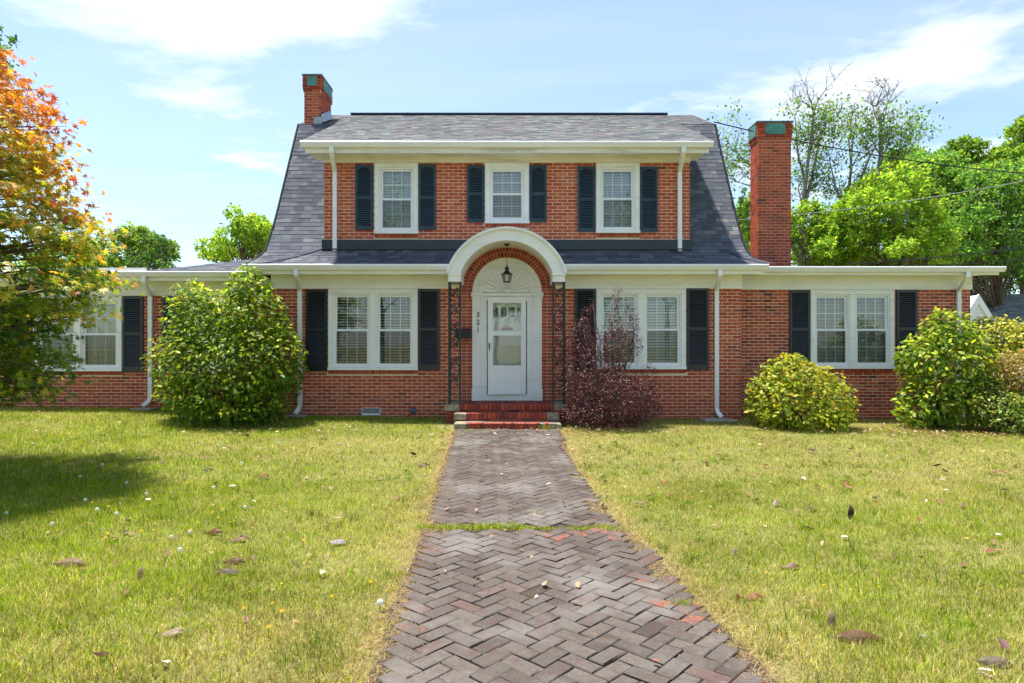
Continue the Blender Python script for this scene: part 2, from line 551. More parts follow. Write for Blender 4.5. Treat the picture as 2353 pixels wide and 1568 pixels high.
# herringbone bricks
U = 0.1035
ang = math.radians(45 + 2.4)
ca, sa = math.cos(ang), math.sin(ang)
pav = []
for i in range(-110, 170):
    for j in range(-110, 170):
        k = (i - j) % 4
        if k == 0:
            cx, cy, rot = (i + 1) * U, (j + 0.5) * U, 0
        elif k == 3:
            cx, cy, rot = (i + 0.5) * U, (j + 1) * U, 90
        else:
            continue
        X, Y = cx * ca - cy * sa, cx * sa + cy * ca
        if not 1.95 < Y < 11.68 or abs(Y - 5.66) < 0.085:
            continue
        jit = 0.03
        if pl(Y) + random.uniform(-jit, jit) < X < pr(Y) + random.uniform(-jit, jit):
            pav.append((Y, X, rot))
pav.sort()
pav_vis = [p for p in pav if p[0] > 2.75]


def rounded_brick(sx, sy, sz, bev, tint, name, mat):
    """low box with a chamfered top edge"""
    mb_ = MB()
    a_, b_ = sx / 2, sy / 2
    P = []
    for (ex, ey, z) in ((a_, b_, 0), (a_, b_, sz - bev), (a_ - bev, b_ - bev, sz)):
        P += [(-ex, -ey, z), (ex, -ey, z), (ex, ey, z), (-ex, ey, z)]
    F = [(i, (i + 1) % 4, (i + 1) % 4 + 4, i + 4) for i in range(4)] + [(i + 4, (i + 1) % 4 + 4, (i + 1) % 4 + 8, i + 8) for i in range(4)] + [(8, 9, 10, 11)]
    mb_.add(P, F, tint)
    return mb_


def raw_mesh(mb_, name, mat):
    me_ = bpy.data.meshes.new(name)
    me_.from_pydata([tuple(p) for p in mb_.v], [], mb_.f)
    a_ = me_.attributes.new("tint", "FLOAT", "POINT")
    a_.data.foreach_set("value", np.array(mb_.t, dtype=np.float32))
    me_.materials.append(mat)
    return me_


def paver_tint(X, Y):
    edge = min(X - pl(Y), pr(Y) - X)
    t = float(np.clip(random.gauss(0.45, 0.2), 0, 0.92))
    if Y < 5.75 and ((edge < 0.20 and X > 0.2 and random.random() < 0.4) or (edge < 0.12 and random.random() < 0.25) or (Y > 5.4 and random.random() < 0.3)):
        t = random.uniform(0.94, 1.0)
    return t




def worn(b_, k=0.0026):
    """knock the corners of a walk brick about a little"""
    b_.v = [(x + random.gauss(0, k), y + random.gauss(0, k), z - abs(random.gauss(0, k * 0.5)) * (z > 0.01)) for x, y, z in b_.v]
    return b_


pvars = [[raw_mesh(worn(rounded_brick(2 * U - 0.007, U - 0.007, 0.03, 0.005, t, "brick", None)), "walk_brick", M["paver"]) for t in np.linspace(0, 1, 12)] for _ in range(3)]
chosen = set(id(p) for p in pav_vis[:300])
big = MB()
for p in pav:
    Y, X, rot = p
    z = gzf(X, Y) - 0.008 + random.uniform(-0.002, 0.002)
    tilt = (random.gauss(0, 0.011), random.gauss(0, 0.011), ang + math.radians(rot) + random.gauss(0, 0.014))
    t = paver_tint(X, Y)
    if id(p) in chosen:
        o = link("brick", pvars[random.randrange(3)][int(round(t * 11))], path_root, Vector((X, Y, z)))
        o.rotation_euler = tilt
    else:
        b_ = worn(rounded_brick(2 * U - 0.008, U - 0.008, 0.03, 0.005, t, "", None))
        R = Matrix.Rotation(tilt[2], 4, "Z")
        big.add([R @ Vector(q) + Vector((X, Y, z)) for q in b_.v], b_.f, t)
big.build("walk_bricks", M["paver"], path_root, kind="stuff")

# ================================================================== THE HOUSE
HC = -0.10                                  # x of the front door axis
house = empty("brick_house", (HC, 13.5, 0), "red brick two storey house with dark gambrel roof and arched white entrance hood", "house")
MW, DW, LW, RW = 13.5, 13.6, 14.0, 14.2     # brick faces: main wall, dormer, wings
CO, BL, JT = 0.0677, 0.203, 0.0115


def brick_rows(x0, x1, z0, z1, openings, off=0.0):
    """openings: (xa, xb, za, zb) or a function z -> (xa, xb) or None"""
    n = int(math.ceil((z1 - z0) / CO - 1e-6))
    for r in range(n):
        zt = z1 - r * CO - JT / 2
        zb = max(zt - CO + JT, z0)
        if zt - zb < 0.02:
            continue
        cuts = []
        for o in openings:
            if callable(o):
                c = o(zb, zt)
                if c:
                    cuts.append(c)
            elif zt > o[2] + 0.012 and zb < o[3] - 0.012:
                cuts.append((o[0], o[1]))
        iv = [(x0, x1)]
        for a, b in cuts:
            nv = []
            for p, q in iv:
                if b <= p or a >= q:
                    nv.append((p, q))
                else:
                    if a > p:
                        nv.append((p, a))
                    if b < q:
                        nv.append((b, q))
            iv = nv
        o_ = off + (r % 2) * BL / 2
        for p, q in iv:
            k0 = math.floor((p - o_) / BL)
            k1 = math.ceil((q - o_) / BL)
            for k in range(k0, k1):
                a, b = o_ + k * BL + JT / 2, o_ + (k + 1) * BL - JT / 2
                a, b = max(a, p + 0.002), min(b, q - 0.002)
                if b - a > 0.035:
                    yield a, b, zb, zt


def tint_of(mean, sd):
    return float(np.clip(random.gauss(mean, sd), 0, 1))


brickwork = MB()
single_bricks = []          # full stretchers that become bricks of their own


def lay(x0, x1, z0, z1, y, openings, mean, sd, off=0.0, pick=None):
    for a, b, zb, zt in brick_rows(x0, x1, z0, z1, openings, off):
        t = tint_of(mean, sd)
        if random.random() < 0.03:
            t = random.uniform(0.85, 1)
        dy = random.uniform(-0.0015, 0.0015)
        if pick and abs(b - a - (BL - JT)) < 0.002 and abs(zt - zb - (CO - JT)) < 0.002 and pick(a, zb):
            single_bricks.append(((a + b) / 2, y + dy, zb, t))
        else:
            brickwork.box(a, b, y + dy, y + 0.03, zb, zt, t, back=False)


def backing(x0, x1, z0, z1, y, rects, name):
    """mortar plane with rectangular holes and a thickness"""
    X = sorted({x0, x1, *[v for r in rects for v in r[:2] if x0 < v < x1]})
    Z = sorted({z0, z1, *[v for r in rects for v in r[2:] if z0 < v < z1]})
    m_ = MB()
    for a, b in zip(X[:-1], X[1:]):
        for c, d in zip(Z[:-1], Z[1:]):
            mx_, mz_ = (a + b) / 2, (c + d) / 2
            if any(r[0] < mx_ < r[1] and r[2] < mz_ < r[3] for r in rects):
                continue
            m_.add([(a, y, c), (b, y, c), (b, y, d), (a, y, d)], [(0, 1, 2, 3)])
    for r in rects:   # reveals
        a, b, c, d = r
        e = 0.12
        m_.add([(a, y, c), (a, y + e, c), (a, y + e, d), (a, y, d)], [(0, 1, 2, 3)])
        m_.add([(b, y, c), (b, y + e, c), (b, y + e, d), (b, y, d)], [(3, 2, 1, 0)])
        m_.add([(a, y, c), (b, y, c), (b, y + e, c), (a, y + e, c)], [(0, 1, 2, 3)])
        m_.add([(a, y, d), (b, y, d), (b, y + e, d), (a, y + e, d)], [(3, 2, 1, 0)])
    return m_.build(name, M["mortar"], house)


def X1(u, Y):
    return (u - 1176) * Y / FD


def Z1(v, Y):
    return 1.5 + (784 - v) * Y / FD


# window boxes (outer edge of casing): x0, x1, z0, z1
WLm = (X1(754.5, MW), X1(960, MW), Z1(849.5, MW), 2.565)
WRm = (X1(1369, MW), X1(1575, MW), Z1(847.5, MW), 2.565)
D1 = (X1(860.5, DW), X1(961, DW), Z1(537, DW), 5.148)
D2 = (X1(1114, DW), X1(1215.3, DW), Z1(513.5, DW), 5.148)
D3 = (X1(1368.5, DW), X1(1469, DW), Z1(535.5, DW), 5.148)
WL1 = (X1(78, LW), X1(282, LW), Z1(852, LW), 2.455)
WL2 = (X1(425, LW), X1(520, LW), Z1(852, LW), 2.455)
WR1 = (X1(1860.5, RW), X1(2053, RW), Z1(846.5, RW), 2.598)
SILL = 0.085


def with_sill(w):
    return (w[0], w[1], w[2] - SILL, w[3])


ARX, ARZ, ARI, ARO = HC, 2.50, 0.705, 0.925    # door arch: centre, spring, inner and outer radius


def arch_cut(zb, zt):
    zm = (zb + zt) / 2
    if zm < 0.29:
        return (ARX - ARO, ARX + ARO)
    if zm < ARZ:
        return (ARX - ARO, ARX + ARO)
    h = zb - ARZ
    if h < ARO:
        w_ = math.sqrt(max(ARO ** 2 - max(h, 0) ** 2, 0))
        return (ARX - w_, ARX + w_)
    return None


pickz = lambda a, z: (-3.95 < a < -1.1 and 0.0 < z < 0.86) or (a > 1.9 and a < 4.4 and 0.0 < z < 0.86)
lay(-4.87, 4.65, -0.16, 2.57, MW, [with_sill(WLm), with_sill(WRm), arch_cut], 0.56, 0.12, -4.87, pickz)
def disc(z):
    return math.sqrt(max(1.06 ** 2 - (z - 2.475) ** 2, 0.0))


lay(ARX - 1.1, ARX + 1.1, 2.57, 3.5, MW, [arch_cut, lambda a, b: (ARX - 2, ARX - disc(b)), lambda a, b: (ARX + disc(b), ARX + 2)], 0.5, 0.12, -4.87)
lay(-3.84, 3.63, 3.58, 5.15, DW, [with_sill(D1), with_sill(D2), with_sill(D3)], 0.64, 0.12, -3.84)
lay(-13.0, -4.87, -0.1, 2.46, LW, [with_sill(WL1), with_sill(WL2)], 0.50, 0.13, -13)
lay(4.65, 9.78, -0.32, 2.605, RW, [with_sill(WR1)], 0.46, 0.18, 4.65)

# rowlock sills, soldier jambs and the double arch ring
for w, y in ((WLm, MW), (WRm, MW), (D1, DW), (D2, DW), (D3, DW), (WL1, LW), (WL2, LW), (WR1, RW)):
    n = max(3, round((w[1] - w[0]) / CO)) if y != DW else max(3, round((w[1] - w[0]) / 0.085))
    p = (w[1] - w[0]) / n
    for i in range(n):
        brickwork.box(w[0] + i * p + JT / 2, w[0] + (i + 1) * p - JT / 2, y - 0.022 + random.uniform(-0.002, 0.002), y + 0.06, w[2] - SILL + 0.006, w[2] - 0.004, tint_of(0.5, 0.13))
for r in range(int((ARZ - 0.2) / CO)):
    zt = ARZ - r * CO - JT / 2
    if zt - CO + JT < 0.2:
        break
    for sgn in (-1, 1):
        for k in range(2):
            a = ARX + sgn * (ARI + 0.004 + k * 0.11)
            b = a + sgn * 0.1
            brickwork.box(min(a, b), max(a, b), MW - 0.004, MW + 0.03, zt - CO + JT, zt, tint_of(0.52, 0.12), back=False)
for k in range(2):
    r0 = ARI + 0.004 + k * 0.11
    n = 36 + 5 * k
    for i in range(n):
        a0, a1 = math.pi * (i + 0.07) / n, math.pi * (i + 0.93) / n
        P = [(ARX + rr * math.cos(t), MW - 0.006, ARZ + rr * math.sin(t)) for rr, t in ((r0, a0), (r0 + 0.1, a0), (r0 + 0.1, a1), (r0, a1))]
        brickwork.prism(P[::-1], (0, 0.034, 0), tint_of(0.42, 0.14))

wall = backing(-4.87, 4.65, -0.2, 2.9, MW + 0.0035, [WLm, WRm, (ARX - 0.52, ARX + 0.52, 0.31, 2.42)], "wall")
mb = MB()
mb.poly([(ARX + disc(2.6 + .93 * f) * s, MW + 0.0036, 2.6 + .93 * f) for s, fs in ((1, np.linspace(0, 1, 14)), (-1, np.linspace(1, 0, 14))) for f in fs])
mb.build("arch_backing", M["mortar"], house)
backing(-3.84, 3.63, 3.4, 5.3, DW + 0.0035, [D1, D2, D3], "dormer_wall")
backing(-13.0, -4.87, -0.15, 2.8, LW + 0.0035, [WL1, WL2], "wing_wall")
backing(4.65, 9.78, -0.4, 2.95, RW + 0.0035, [WR1], "wing_wall")

# other sides of the house, closed so that the rooms are dark
mb = MB()
mb.poly([(-4.87, MW + 0.01, -0.2), (-4.87, LW, -0.2), (-4.87, LW, 3.0), (-4.87, MW + 0.01, 3.0)])
mb.poly([(4.65, MW + 0.01, -0.3), (4.65, RW, -0.3), (4.65, RW, 3.0), (4.65, MW + 0.01, 3.0)])
mb.poly([(9.78, RW + 0.008, -0.5), (9.78, 19.5, -0.5), (9.78, 19.5, 2.96), (9.78, RW + 0.008, 2.96)])
mb.poly([(-13, 19.5, -0.5), (9.78, 19.5, -0.5), (9.78, 19.5, 2.96), (-13, 19.5, 2.96)])
mb.poly([(-13, LW, -0.5), (-13, 19.5, -0.5), (-13, 19.5, 2.9), (-13, LW, 2.9)])
for xx in (-4.875, 4.655):   # gable ends
    mb.poly([(xx, 13.6, 2.7), (xx, 21.6, 2.7), (xx, 21.6, 3.3), (xx, 20.9, 4.2), (xx, 19.5, 6.55), (xx, 17.6, 7.4), (xx, 15.7, 6.55), (xx, 14.3, 4.2), (xx, 13.6, 3.3)])
for xx in (-3.84, 3.63):     # dormer cheeks
    mb.poly([(xx, DW + 0.006, 3.4), (xx, 15.6, 3.4), (xx, 15.6, 5.4), (xx, DW + 0.006, 5.4)])
mb.build("side_wall", M["mortar"], house)
mb = MB()
mb.box(-12.9, 9.7, 14.9, 14.95, -0.3, 2.95)      # partition behind the front rooms
mb.box(-3.8, 3.6, 15.0, 15.05, 3.4, 6.0)
mb.box(-12.9, 9.7, 14.3, 14.89, -0.32, -0.30)
mb.box(-4.8, 4.6, 13.7, 14.99, 3.42, 3.44)
mb.box(-12.9, 9.7, 14.25, 14.88, 2.80, 2.82)
mb.build("room_shell", M["dark"], house)

# bricks of their own: at most 300, mesh data shared
single_bricks.sort(key=lambda s: random.random())
bvar = []
for t in np.linspace(0.1, 1.0, 13):
    b_ = MB()
    b_.box(-(BL - JT) / 2, (BL - JT) / 2, 0, 0.03, 0, CO - JT, float(t), back=False)
    bvar.append(raw_mesh(b_, "facing_brick", M["brick"]))
for i, (cx, cy, cz, t) in enumerate(single_bricks):
    if i < 300:
        link("brick", bvar[int(np.clip(round((t - 0.1) / 0.9 * 12), 0, 12))], wall, Vector((cx, cy, cz)))
    else:
        brickwork.box(cx - (BL - JT) / 2, cx + (BL - JT) / 2, cy, cy + 0.03, cz, cz + CO - JT, t, back=False)
brickwork.build("brickwork", M["brick"], house, kind="stuff")


# ------------------------------------------------------------------ windows
def frame_boxes(m_, x0, x1, z0, z1, y0, y1, w, wb=None):
    wb = w if wb is None else wb
    m_.box(x0, x0 + w, y0, y1, z0, z1)
    m_.box(x1 - w, x1, y0, y1, z0, z1)
    m_.box(x0 + w, x1 - w, y0 + 0.0015, y1, z1 - w, z1)
    m_.box(x0 + w, x1 - w, y0 + 0.0015, y1, z0, z0 + wb)


def sash_pair(win, x0, x1, z0, z1, y, covering, slat, tilt, meet=0.5, open_lower=0.0):
    """double-hung sashes in the opening x0..x1, z0..z1"""
    zm = z0 + (z1 - z0) * meet
    for up in (True, False):
        a, b = (zm - 0.012, z1) if up else (z0, zm + 0.022)
        yy = y + 0.028 if up else y - 0.004
        s = MB()
        frame_boxes(s, x0, x1, a, b, yy, yy + 0.03, 0.042, 0.042 if up else 0.05)
        so = s.build("sash", M["vinyl"], win)
        gx0, gx1, ga, gb = x0 + 0.042, x1 - 0.042, a + (0.042 if up else 0.05), b - 0.042
        g = MB()
        g.poly([(gx0, yy + 0.012, ga), (gx1, yy + 0.012, ga), (gx1, yy + 0.012, gb), (gx0, yy + 0.012, gb)])
        g.build("pane", M["glass"], win)
        mt = MB()
        for k in (1, 2):
            xx = gx0 + (gx1 - gx0) * k / 3
            mt.box(xx - 0.007, xx + 0.007, yy + 0.016, yy + 0.024, ga, gb)
        zz = (ga + gb) / 2
        mt.box(gx0, gx1, yy + 0.0165, yy + 0.0235, zz - 0.007, zz + 0.007)
        mt.build("muntin_grid", M["vinyl"], win)
        if not up:
            sc_ = MB()
            sc_.poly([(gx0 - 0.01, yy - 0.012, ga - 0.01), (gx1 + 0.01, yy - 0.012, ga - 0.01), (gx1 + 0.01, yy - 0.012, gb + 0.01), (gx0 - 0.01, yy - 0.012, gb + 0.01)])
            sc_.build("insect_screen", M["screen"], win)
    bl = MB()
    yb = y + 0.13
    if covering == "blind":
        n = int((z1 - z0 - 0.06) / slat)
        for i in range(n):
            zz = z0 + 0.05 + (i + 0.5) * slat
            h = slat * 1.12 / 2
            tl = tilt + random.gauss(0, 0.03)
            c_, s_ = math.cos(tl) * h, math.sin(tl) * h
            bl.add([(x0 + 0.02, yb - c_, zz - s_), (x1 - 0.02, yb - c_, zz - s_), (x1 - 0.02, yb + c_, zz + s_), (x0 + 0.02, yb + c_, zz + s_),
                    (x0 + 0.02, yb, zz + 0.004), (x1 - 0.02, yb, zz + 0.004)], [(0, 1, 5, 4), (4, 5, 2, 3)])
        for k in (0.2, 0.8):
            xx = x0 + (x1 - x0) * k
            bl.box(xx - 0.002, xx + 0.002, yb - 0.026, yb - 0.023, z0 + 0.05, z1 - 0.02)
        bl.build("blind", M["blind"], win, kind="stuff")
    else:
        n = 90
        top, bot = [], []
        for i in range(n + 1):
            xx = x0 + (x1 - x0) * i / n
            yy = yb + 0.03 * math.sin(i * 0.62) + 0.012 * math.sin(i * 1.7 + 1)
            top.append((xx, yy, z1))
            bot.append((xx + 0.004 * math.sin(i), yy * 1.0, z0))
        bl.add(bot + top, [(i, i + 1, n + 2 + i, n + 1 + i) for i in range(n)])
        bl.build("curtain", M["curtain"], win, smooth=True)


def window(w, y, units, covering="blind", slat=0.05, tilt=0.5, cas=0.088, mull=0.115, label=None, lower=0.5):
    x0, x1, z0, z1 = w
    m_ = MB()
    yo, yi = y - 0.03, y + 0.10
    m_.box(x0, x0 + cas, yo, yi, z0 + 0.055, z1)                 # casing
    m_.box(x1 - cas, x1, yo, yi, z0 + 0.055, z1)
    m_.box(x0 + cas, x1 - cas, yo + 0.002, yi, z1 - cas, z1)
    m_.box(x0 - 0.006, x1 + 0.006, yo - 0.03, yi, z0, z0 + 0.053)  # wooden sill
    m_.box(x0 + 0.012, x0 + 0.03, yo - 0.010, yo - 0.0005, z0 + 0.056, z1 - 0.012)
    m_.box(x1 - 0.03, x1 - 0.012, yo - 0.010, yo - 0.0005, z0 + 0.056, z1 - 0.012)
    m_.box(x0 + 0.03, x1 - 0.03, yo - 0.009, yo + 0.0015, z1 - 0.03, z1 - 0.012)
    span = (x1 - x0 - 2 * cas - mull * (units - 1)) / units
    holes = []
    for i in range(units):
        a = x0 + cas + i * (span + mull)
        holes.append((a, a + span, z0 + 0.055, z1 - cas))
        if i:
            m_.box(a - mull, a, yo + 0.006, yi, z0 + 0.054, z1 - cas - 0.001)
    win = m_.build("window", M["white"], house, label=label)
    for a, b, c, d in holes:
        f = MB()
        frame_boxes(f, a + 0.001, b - 0.001, c, d - 0.001, y + 0.002, y + 0.09, 0.032, 0.03)
        f.build("window_frame", M["vinyl"], win)
        sash_pair(win, a + 0.034, b - 0.034, c + 0.031, d - 0.034, y + 0.02, covering, slat, tilt, lower)
    return win


def shutter(x0, x1, z0, z1, y, style=0, slatp=0.043):
    m_ = MB()
    yo, yi = y - 0.045, y - 0.012
    st = 0.05 if style == 0 else 0.045
    zmid = z0 + (z1 - z0) * (0.50 if style == 0 else 0.49)
    m_.box(x0, x0 + st, yo, yi, z0, z1)
    m_.box(x1 - st, x1, yo, yi, z0, z1)
    bars = [(z0, z0 + (0.10 if style == 0 else 0.07)), (zmid - 0.03, zmid + 0.03), (z1 - 0.055, z1)]
    for a, b in bars:
        m_.box(x0 + st, x1 - st, yo + 0.002, yi, a, b)
    if style == 1:     # arched top of the upper louvre field
        n = 8
        for k in range(n):
            t0, t1 = -1 + 2 * k / n, -1 + 2 * (k + 1) / n
            xm, w_ = (x0 + x1) / 2, (x1 - x0) / 2 - st
            f0, f1 = 0.05 * t0 * t0, 0.05 * t1 * t1
            m_.prism([(xm + t0 * w_, yo + 0.003, z1 - 0.056 - f0), (xm + t1 * w_, yo + 0.003, z1 - 0.056 - f1), (xm + t1 * w_, yo + 0.003, z1 - 0.054), (xm + t0 * w_, yo + 0.003, z1 - 0.054)], (0, 0.02, 0))
    for zz in (z0 + 0.05, z1 - 0.1):
        for xx in (x0 + st / 2, x1 - st / 2):
            m_.box(xx - 0.006, xx + 0.006, yo - 0.004, yo - 0.0005, zz - 0.006, zz + 0.006)
    m_.box(x0 + 0.01, x1 - 0.01, yi - 0.004, yi + 0.006, z0 + 0.01, z1 - 0.01)
    mm = M["shutter"] if style == 0 else M["shutter_blue"]
    sh = m_.build("shutter", mm, house)
    s = MB()
    for a, b in ((bars[0][1], bars[1][0]), (bars[1][1], bars[2][0])):
        n = int((b - a) / slatp)
        p = (b - a) / n
        for i in range(n):
            zc_ = a + (i + 0.5) * p
            s.add([(x0 + st, yo + 0.006, zc_ - p * 0.5), (x1 - st, yo + 0.006, zc_ - p * 0.5), (x1 - st, yi - 0.004, zc_ + p * 0.55), (x0 + st, yi - 0.004, zc_ + p * 0.55),
                   (x0 + st, yo + 0.006, zc_ - p * 0.28), (x1 - st, yo + 0.006, zc_ - p * 0.28)], [(0, 1, 5, 4), (4, 5, 2, 3)])
    s.build("slats", mm, sh, kind="stuff")


window(WLm, MW, 2, "blind", 0.058, 0.38)
window(WRm, MW, 2, "blind", 0.058, 0.75)
window(D1, DW, 1, "blind", 0.032, 0.9)
window(D2, DW, 1, "blind", 0.032, 0.9)
window(D3, DW, 1, "blind", 0.032, 0.9)
window(WL1, LW, 2, "curtain")
window(WL2, LW, 1, "curtain")
window(WR1, RW, 2, "blind", 0.030, 0.45)
for (a, b, Y, v0, v1, st) in [(703.5, 752.5, MW, 665, 851.5, 0), (961, 1009.5, MW, 664, 849.5, 0), (1320, 1368, MW, 663, 849, 0), (1576.5, 1627, MW, 662, 849, 0),
                              (817, 857, DW, 379, 528.5, 1), (961.8, 1001, DW, 378.5, 528.5, 1), (1073, 1112.5, DW, 380, 511, 1), (1216, 1255.5, DW, 380, 510.5, 1),
                              (1326.5, 1366.5, DW, 382.5, 532.5, 1), (1470, 1510, DW, 383, 533, 1),
                              (26, 74, LW, 680, 853.5, 0), (283, 330, LW, 680.5, 853.5, 0), (374.5, 422, LW, 680, 853, 0), (524, 571, LW, 680, 853, 0),
                              (1812.5, 1859.5, RW, 667, 847, 0), (2058, 2105, RW, 666, 846, 0)]:
    shutter(X1(a, Y), X1(b, Y), Z1(v1, Y), Z1(v0, Y), Y, st, 0.043)

# ------------------------------------------------------------------ friezes, soffits, gutters


def eave(x0, x1, wall_y, front_y, zf0, zs, gx0, gx1, gtop, ends=True, mat="white"):
    """frieze board, bed mould, soffit, fascia (joined trim) and the gutter in front"""
    t = MB()
    t.box(x0, x1, wall_y - 0.03, wall_y + 0.02, zf0, zs)
    t.box(x0, x1, wall_y - 0.055, wall_y - 0.03, zs - 0.03, zs - 0.001)
    t.box(gx0 + 0.08, gx1 - 0.08, front_y, wall_y + 0.3, zs, zs + 0.02)
    t.box(gx0 + 0.06, gx1 - 0.06, front_y - 0.022, front_y - 0.001, zs - 0.05, gtop - 0.03)
    t.box(gx0 + 0.09, gx1 - 0.09, front_y, front_y + 0.045, zs - 0.035, zs - 0.001)
    t.build("eave_trim", M[mat], house)
    g = MB()
    prof = [(0.0, -0.03), (-0.10, -0.03), (-0.10, -0.008), (-0.118, 0.0), (-0.128, -0.012), (-0.122, -0.045), (-0.10, -0.075), (-0.085, -0.105), (0.0, -0.105)]
    P = [(gx0, front_y - 0.024 + y, gtop + z) for y, z in prof]
    g.prism(P, (gx1 - gx0, 0, 0))
    go = g.build("gutter", M["gutter"], house)


eave(-4.88, ARX - 0.95, MW, 13.06, 2.57, 2.872, -5.24, ARX - 1.10, 3.005)
eave(ARX + 0.95, 4.66, MW, 13.06, 2.57, 2.872, ARX + 1.10, 4.99, 3.005)
eave(-3.85, 3.64, DW, 13.17, 5.152, 5.275, -4.15, 3.95, 5.425, mat="weathered")
eave(-13.0, -4.88, LW, 13.6, 2.462, 2.79, -13.0, -5.26, 2.925)
eave(4.67, 9.80, RW, 13.78, 2.607, 2.925, 5.02, 10.13, 3.04)
mb = MB()   # white drip edge over the flat porch roof at the far end of the wing
mb.box(-13.0, -7.45, 13.52, 13.6, 2.927, 3.0)
mb.build("drip_edge", M["gutter"], house)


def downspout(pts, name="downspout"):
    m_ = MB()
    m_.tube(pts, 0.04, flat=(0.082, 0.06))
    d = m_.build(name, M["gutter"], house)
    p0, p1 = Vector(pts[-2]), Vector(pts[-1])
    return d


def spout(uS, vS, uP, Yw, Yg, zS, zB, kick, Ykick=None):
    """from the gutter outlet back to the wall, down, and out at the foot"""
    xs_, xp = X1(uS, Yg), X1(uP, Yw)
    y1 = Yw - 0.045
    P = [(xs_, Yg, zS), (xs_, Yg, zS - 0.10), (xs_ + (xp - xs_) * 0.12, Yg + (y1 - Yg) * 0.15, zS - 0.15), (xp - (xp - xs_) * 0.12, y1 - (y1 - Yg) * 0.12, zS - 0.33), (xp, y1, zS - 0.38), (xp, y1, zB + 0.16),
         (xp + kick * 0.3, y1 - 0.03, zB + 0.08), (xp + kick, y1 - 0.14, zB)]
    downspout(P)
    b = MB()
    for z in (zS - 0.62, zB + 0.45):
        b.box(xp - 0.05, xp + 0.05, y1 - 0.034, y1 + 0.04, z, z + 0.03)
    b.build("downspout_band", M["gutter"], house)


spout(680, 617, 690.5, MW, 12.98, 2.90, 0.05, -0.06)
spout(1654, 616, 1644.5, MW, 12.98, 2.90, -0.02, 0.06)
spout(330, 635, 348, LW, 13.52, 2.82, 0.16, -0.08)
spout(2223, 620, 2199, RW, 13.70, 2.94, -0.1, 0.06)
spout(761.5, 337, 770.5, DW, 13.08, 5.32, 3.12, -0.10)
spout(1570, 337, 1560, DW, 13.08, 5.32, 3.14, 0.12)

# ------------------------------------------------------------------ roofs
PROF = [(12.96, 3.005), (13.15, 3.09), (13.35, 3.20), (13.58, 3.38), (13.80, 3.63), (14.05, 3.98), (14.28, 4.33), (15.66, 6.62)]


def along(prof):
    d = [0]
    for (a, b), (c, e) in zip(prof[:-1], prof[1:]):
        d.append(d[-1] + math.hypot(c - a, e - b))
    return np.array(d)


DA = along(PROF)


def at_arc(s, prof=PROF, d=None):
    d = DA if d is None else d
    return float(np.interp(s, d, [p[0] for p in prof])), float(np.interp(s, d, [p[1] for p in prof]))


shingles = []       # six-point tiles: (points, tint)


def shingle_rows(prof, xl, xr, expo, mean=0.5, s0=0.0, s1=None, wr=(0.11, 0.27), thick=0.006):
    d = along(prof)
    s1 = d[-1] if s1 is None else s1
    n = int((s1 - s0) / expo)
    for r in range(n + 1):
        a, b = s0 + r * expo, min(s0 + (r + 1) * expo + 0.01, s1)
        if b - a < 0.02:
            continue
        (ya, za), (yb, zb) = at_arc(a, prof, d), at_arc(b, prof, d)
        ny_, nz_ = -(zb - za), (yb - ya)
        L = math.hypot(ny_, nz_)
        ny_, nz_ = ny_ / L, nz_ / L
        L0, R0 = xl(a), xr(a)
        L2, R2 = xl(b), xr(b)
        x = L0 - random.uniform(0, 0.2)
        while x < R0:
            w = random.uniform(*wr)
            p, q = max(x, L0), min(x + w, R0)
            x += w
            if q - p < 0.03:
                continue
            tp = L2 + (p - L0) / (R0 - L0) * (R2 - L2)
            tq = L2 + (q - L0) / (R0 - L0) * (R2 - L2)
            if p > L0 + 1e-6:
                tp = min(max(p, L2), R2)
            if q < R0 - 1e-6:
                tq = min(max(q, L2), R2)
            if tq - tp < 0.005:
                continue
            th = thick + random.choice((0, 0.005, 0.003))
            lo = 0.003
            pts = [(p, ya + ny_ * th, za + nz_ * th), (q - 0.003, ya + ny_ * th, za + nz_ * th), (tq - 0.003, yb + ny_ * lo, zb + nz_ * lo), (tp, yb + ny_ * lo, zb + nz_ * lo), (p, ya, za), (q - 0.003, ya, za)]
            shingles.append((pts, float(np.clip(random.gauss(mean, 0.11) + (0.12 if random.random() < 0.08 else 0), 0, 1))))


def flare(s, x_up, x_dn):
    k = min(max(1 - s / 0.75, 0), 1)
    return x_up + (x_dn - x_up) * k * k


XL, XR = -5.0, 4.75
left_edge = lambda s: flare(s, XL, -5.22)
right_edge = lambda s: flare(s, XR, 4.97)
s_d = float(np.interp(13.58, [p[0] for p in PROF], DA))
def hoodw(s):
    return math.sqrt(max(1.13 ** 2 - (at_arc(s)[1] - 2.475) ** 2, 0.01))


# skirt below the dormer, then the slopes at either side of it
shingle_rows(PROF, left_edge, lambda s: -3.86, 0.118, 0.60)
shingle_rows(PROF, lambda s: 3.65, right_edge, 0.118, 0.60)
shingle_rows(PROF, lambda s: -3.86, lambda s: ARX - hoodw(s), 0.118, 0.52, 0.0, s_d - 0.02)
shingle_rows(PROF, lambda s: ARX + hoodw(s), lambda s: 3.65, 0.118, 0.52, 0.0, s_d - 0.02)
TOP = [(13.06, 5.435), (15.66, 6.61), (17.6, 7.485)]
dt = along(TOP)
n_side = len(shingles)
shingle_rows(TOP, lambda s: -4.15, lambda s: 3.95, 0.128, 0.86, 0.0, dt[1] - 0.03)  # same shingles, lighter tint: grazing sheen of the upper slope painted in
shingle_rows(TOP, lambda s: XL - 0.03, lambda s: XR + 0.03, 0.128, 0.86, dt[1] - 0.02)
# low hip roof of the wing
WRF = [(13.56, 2.945), (16.6, 3.80)]
shingle_rows(WRF, lambda s: -7.42 + 1.05 * s, lambda s: -4.9, 0.128, 0.66)

# structure under the shingles
mb = MB()


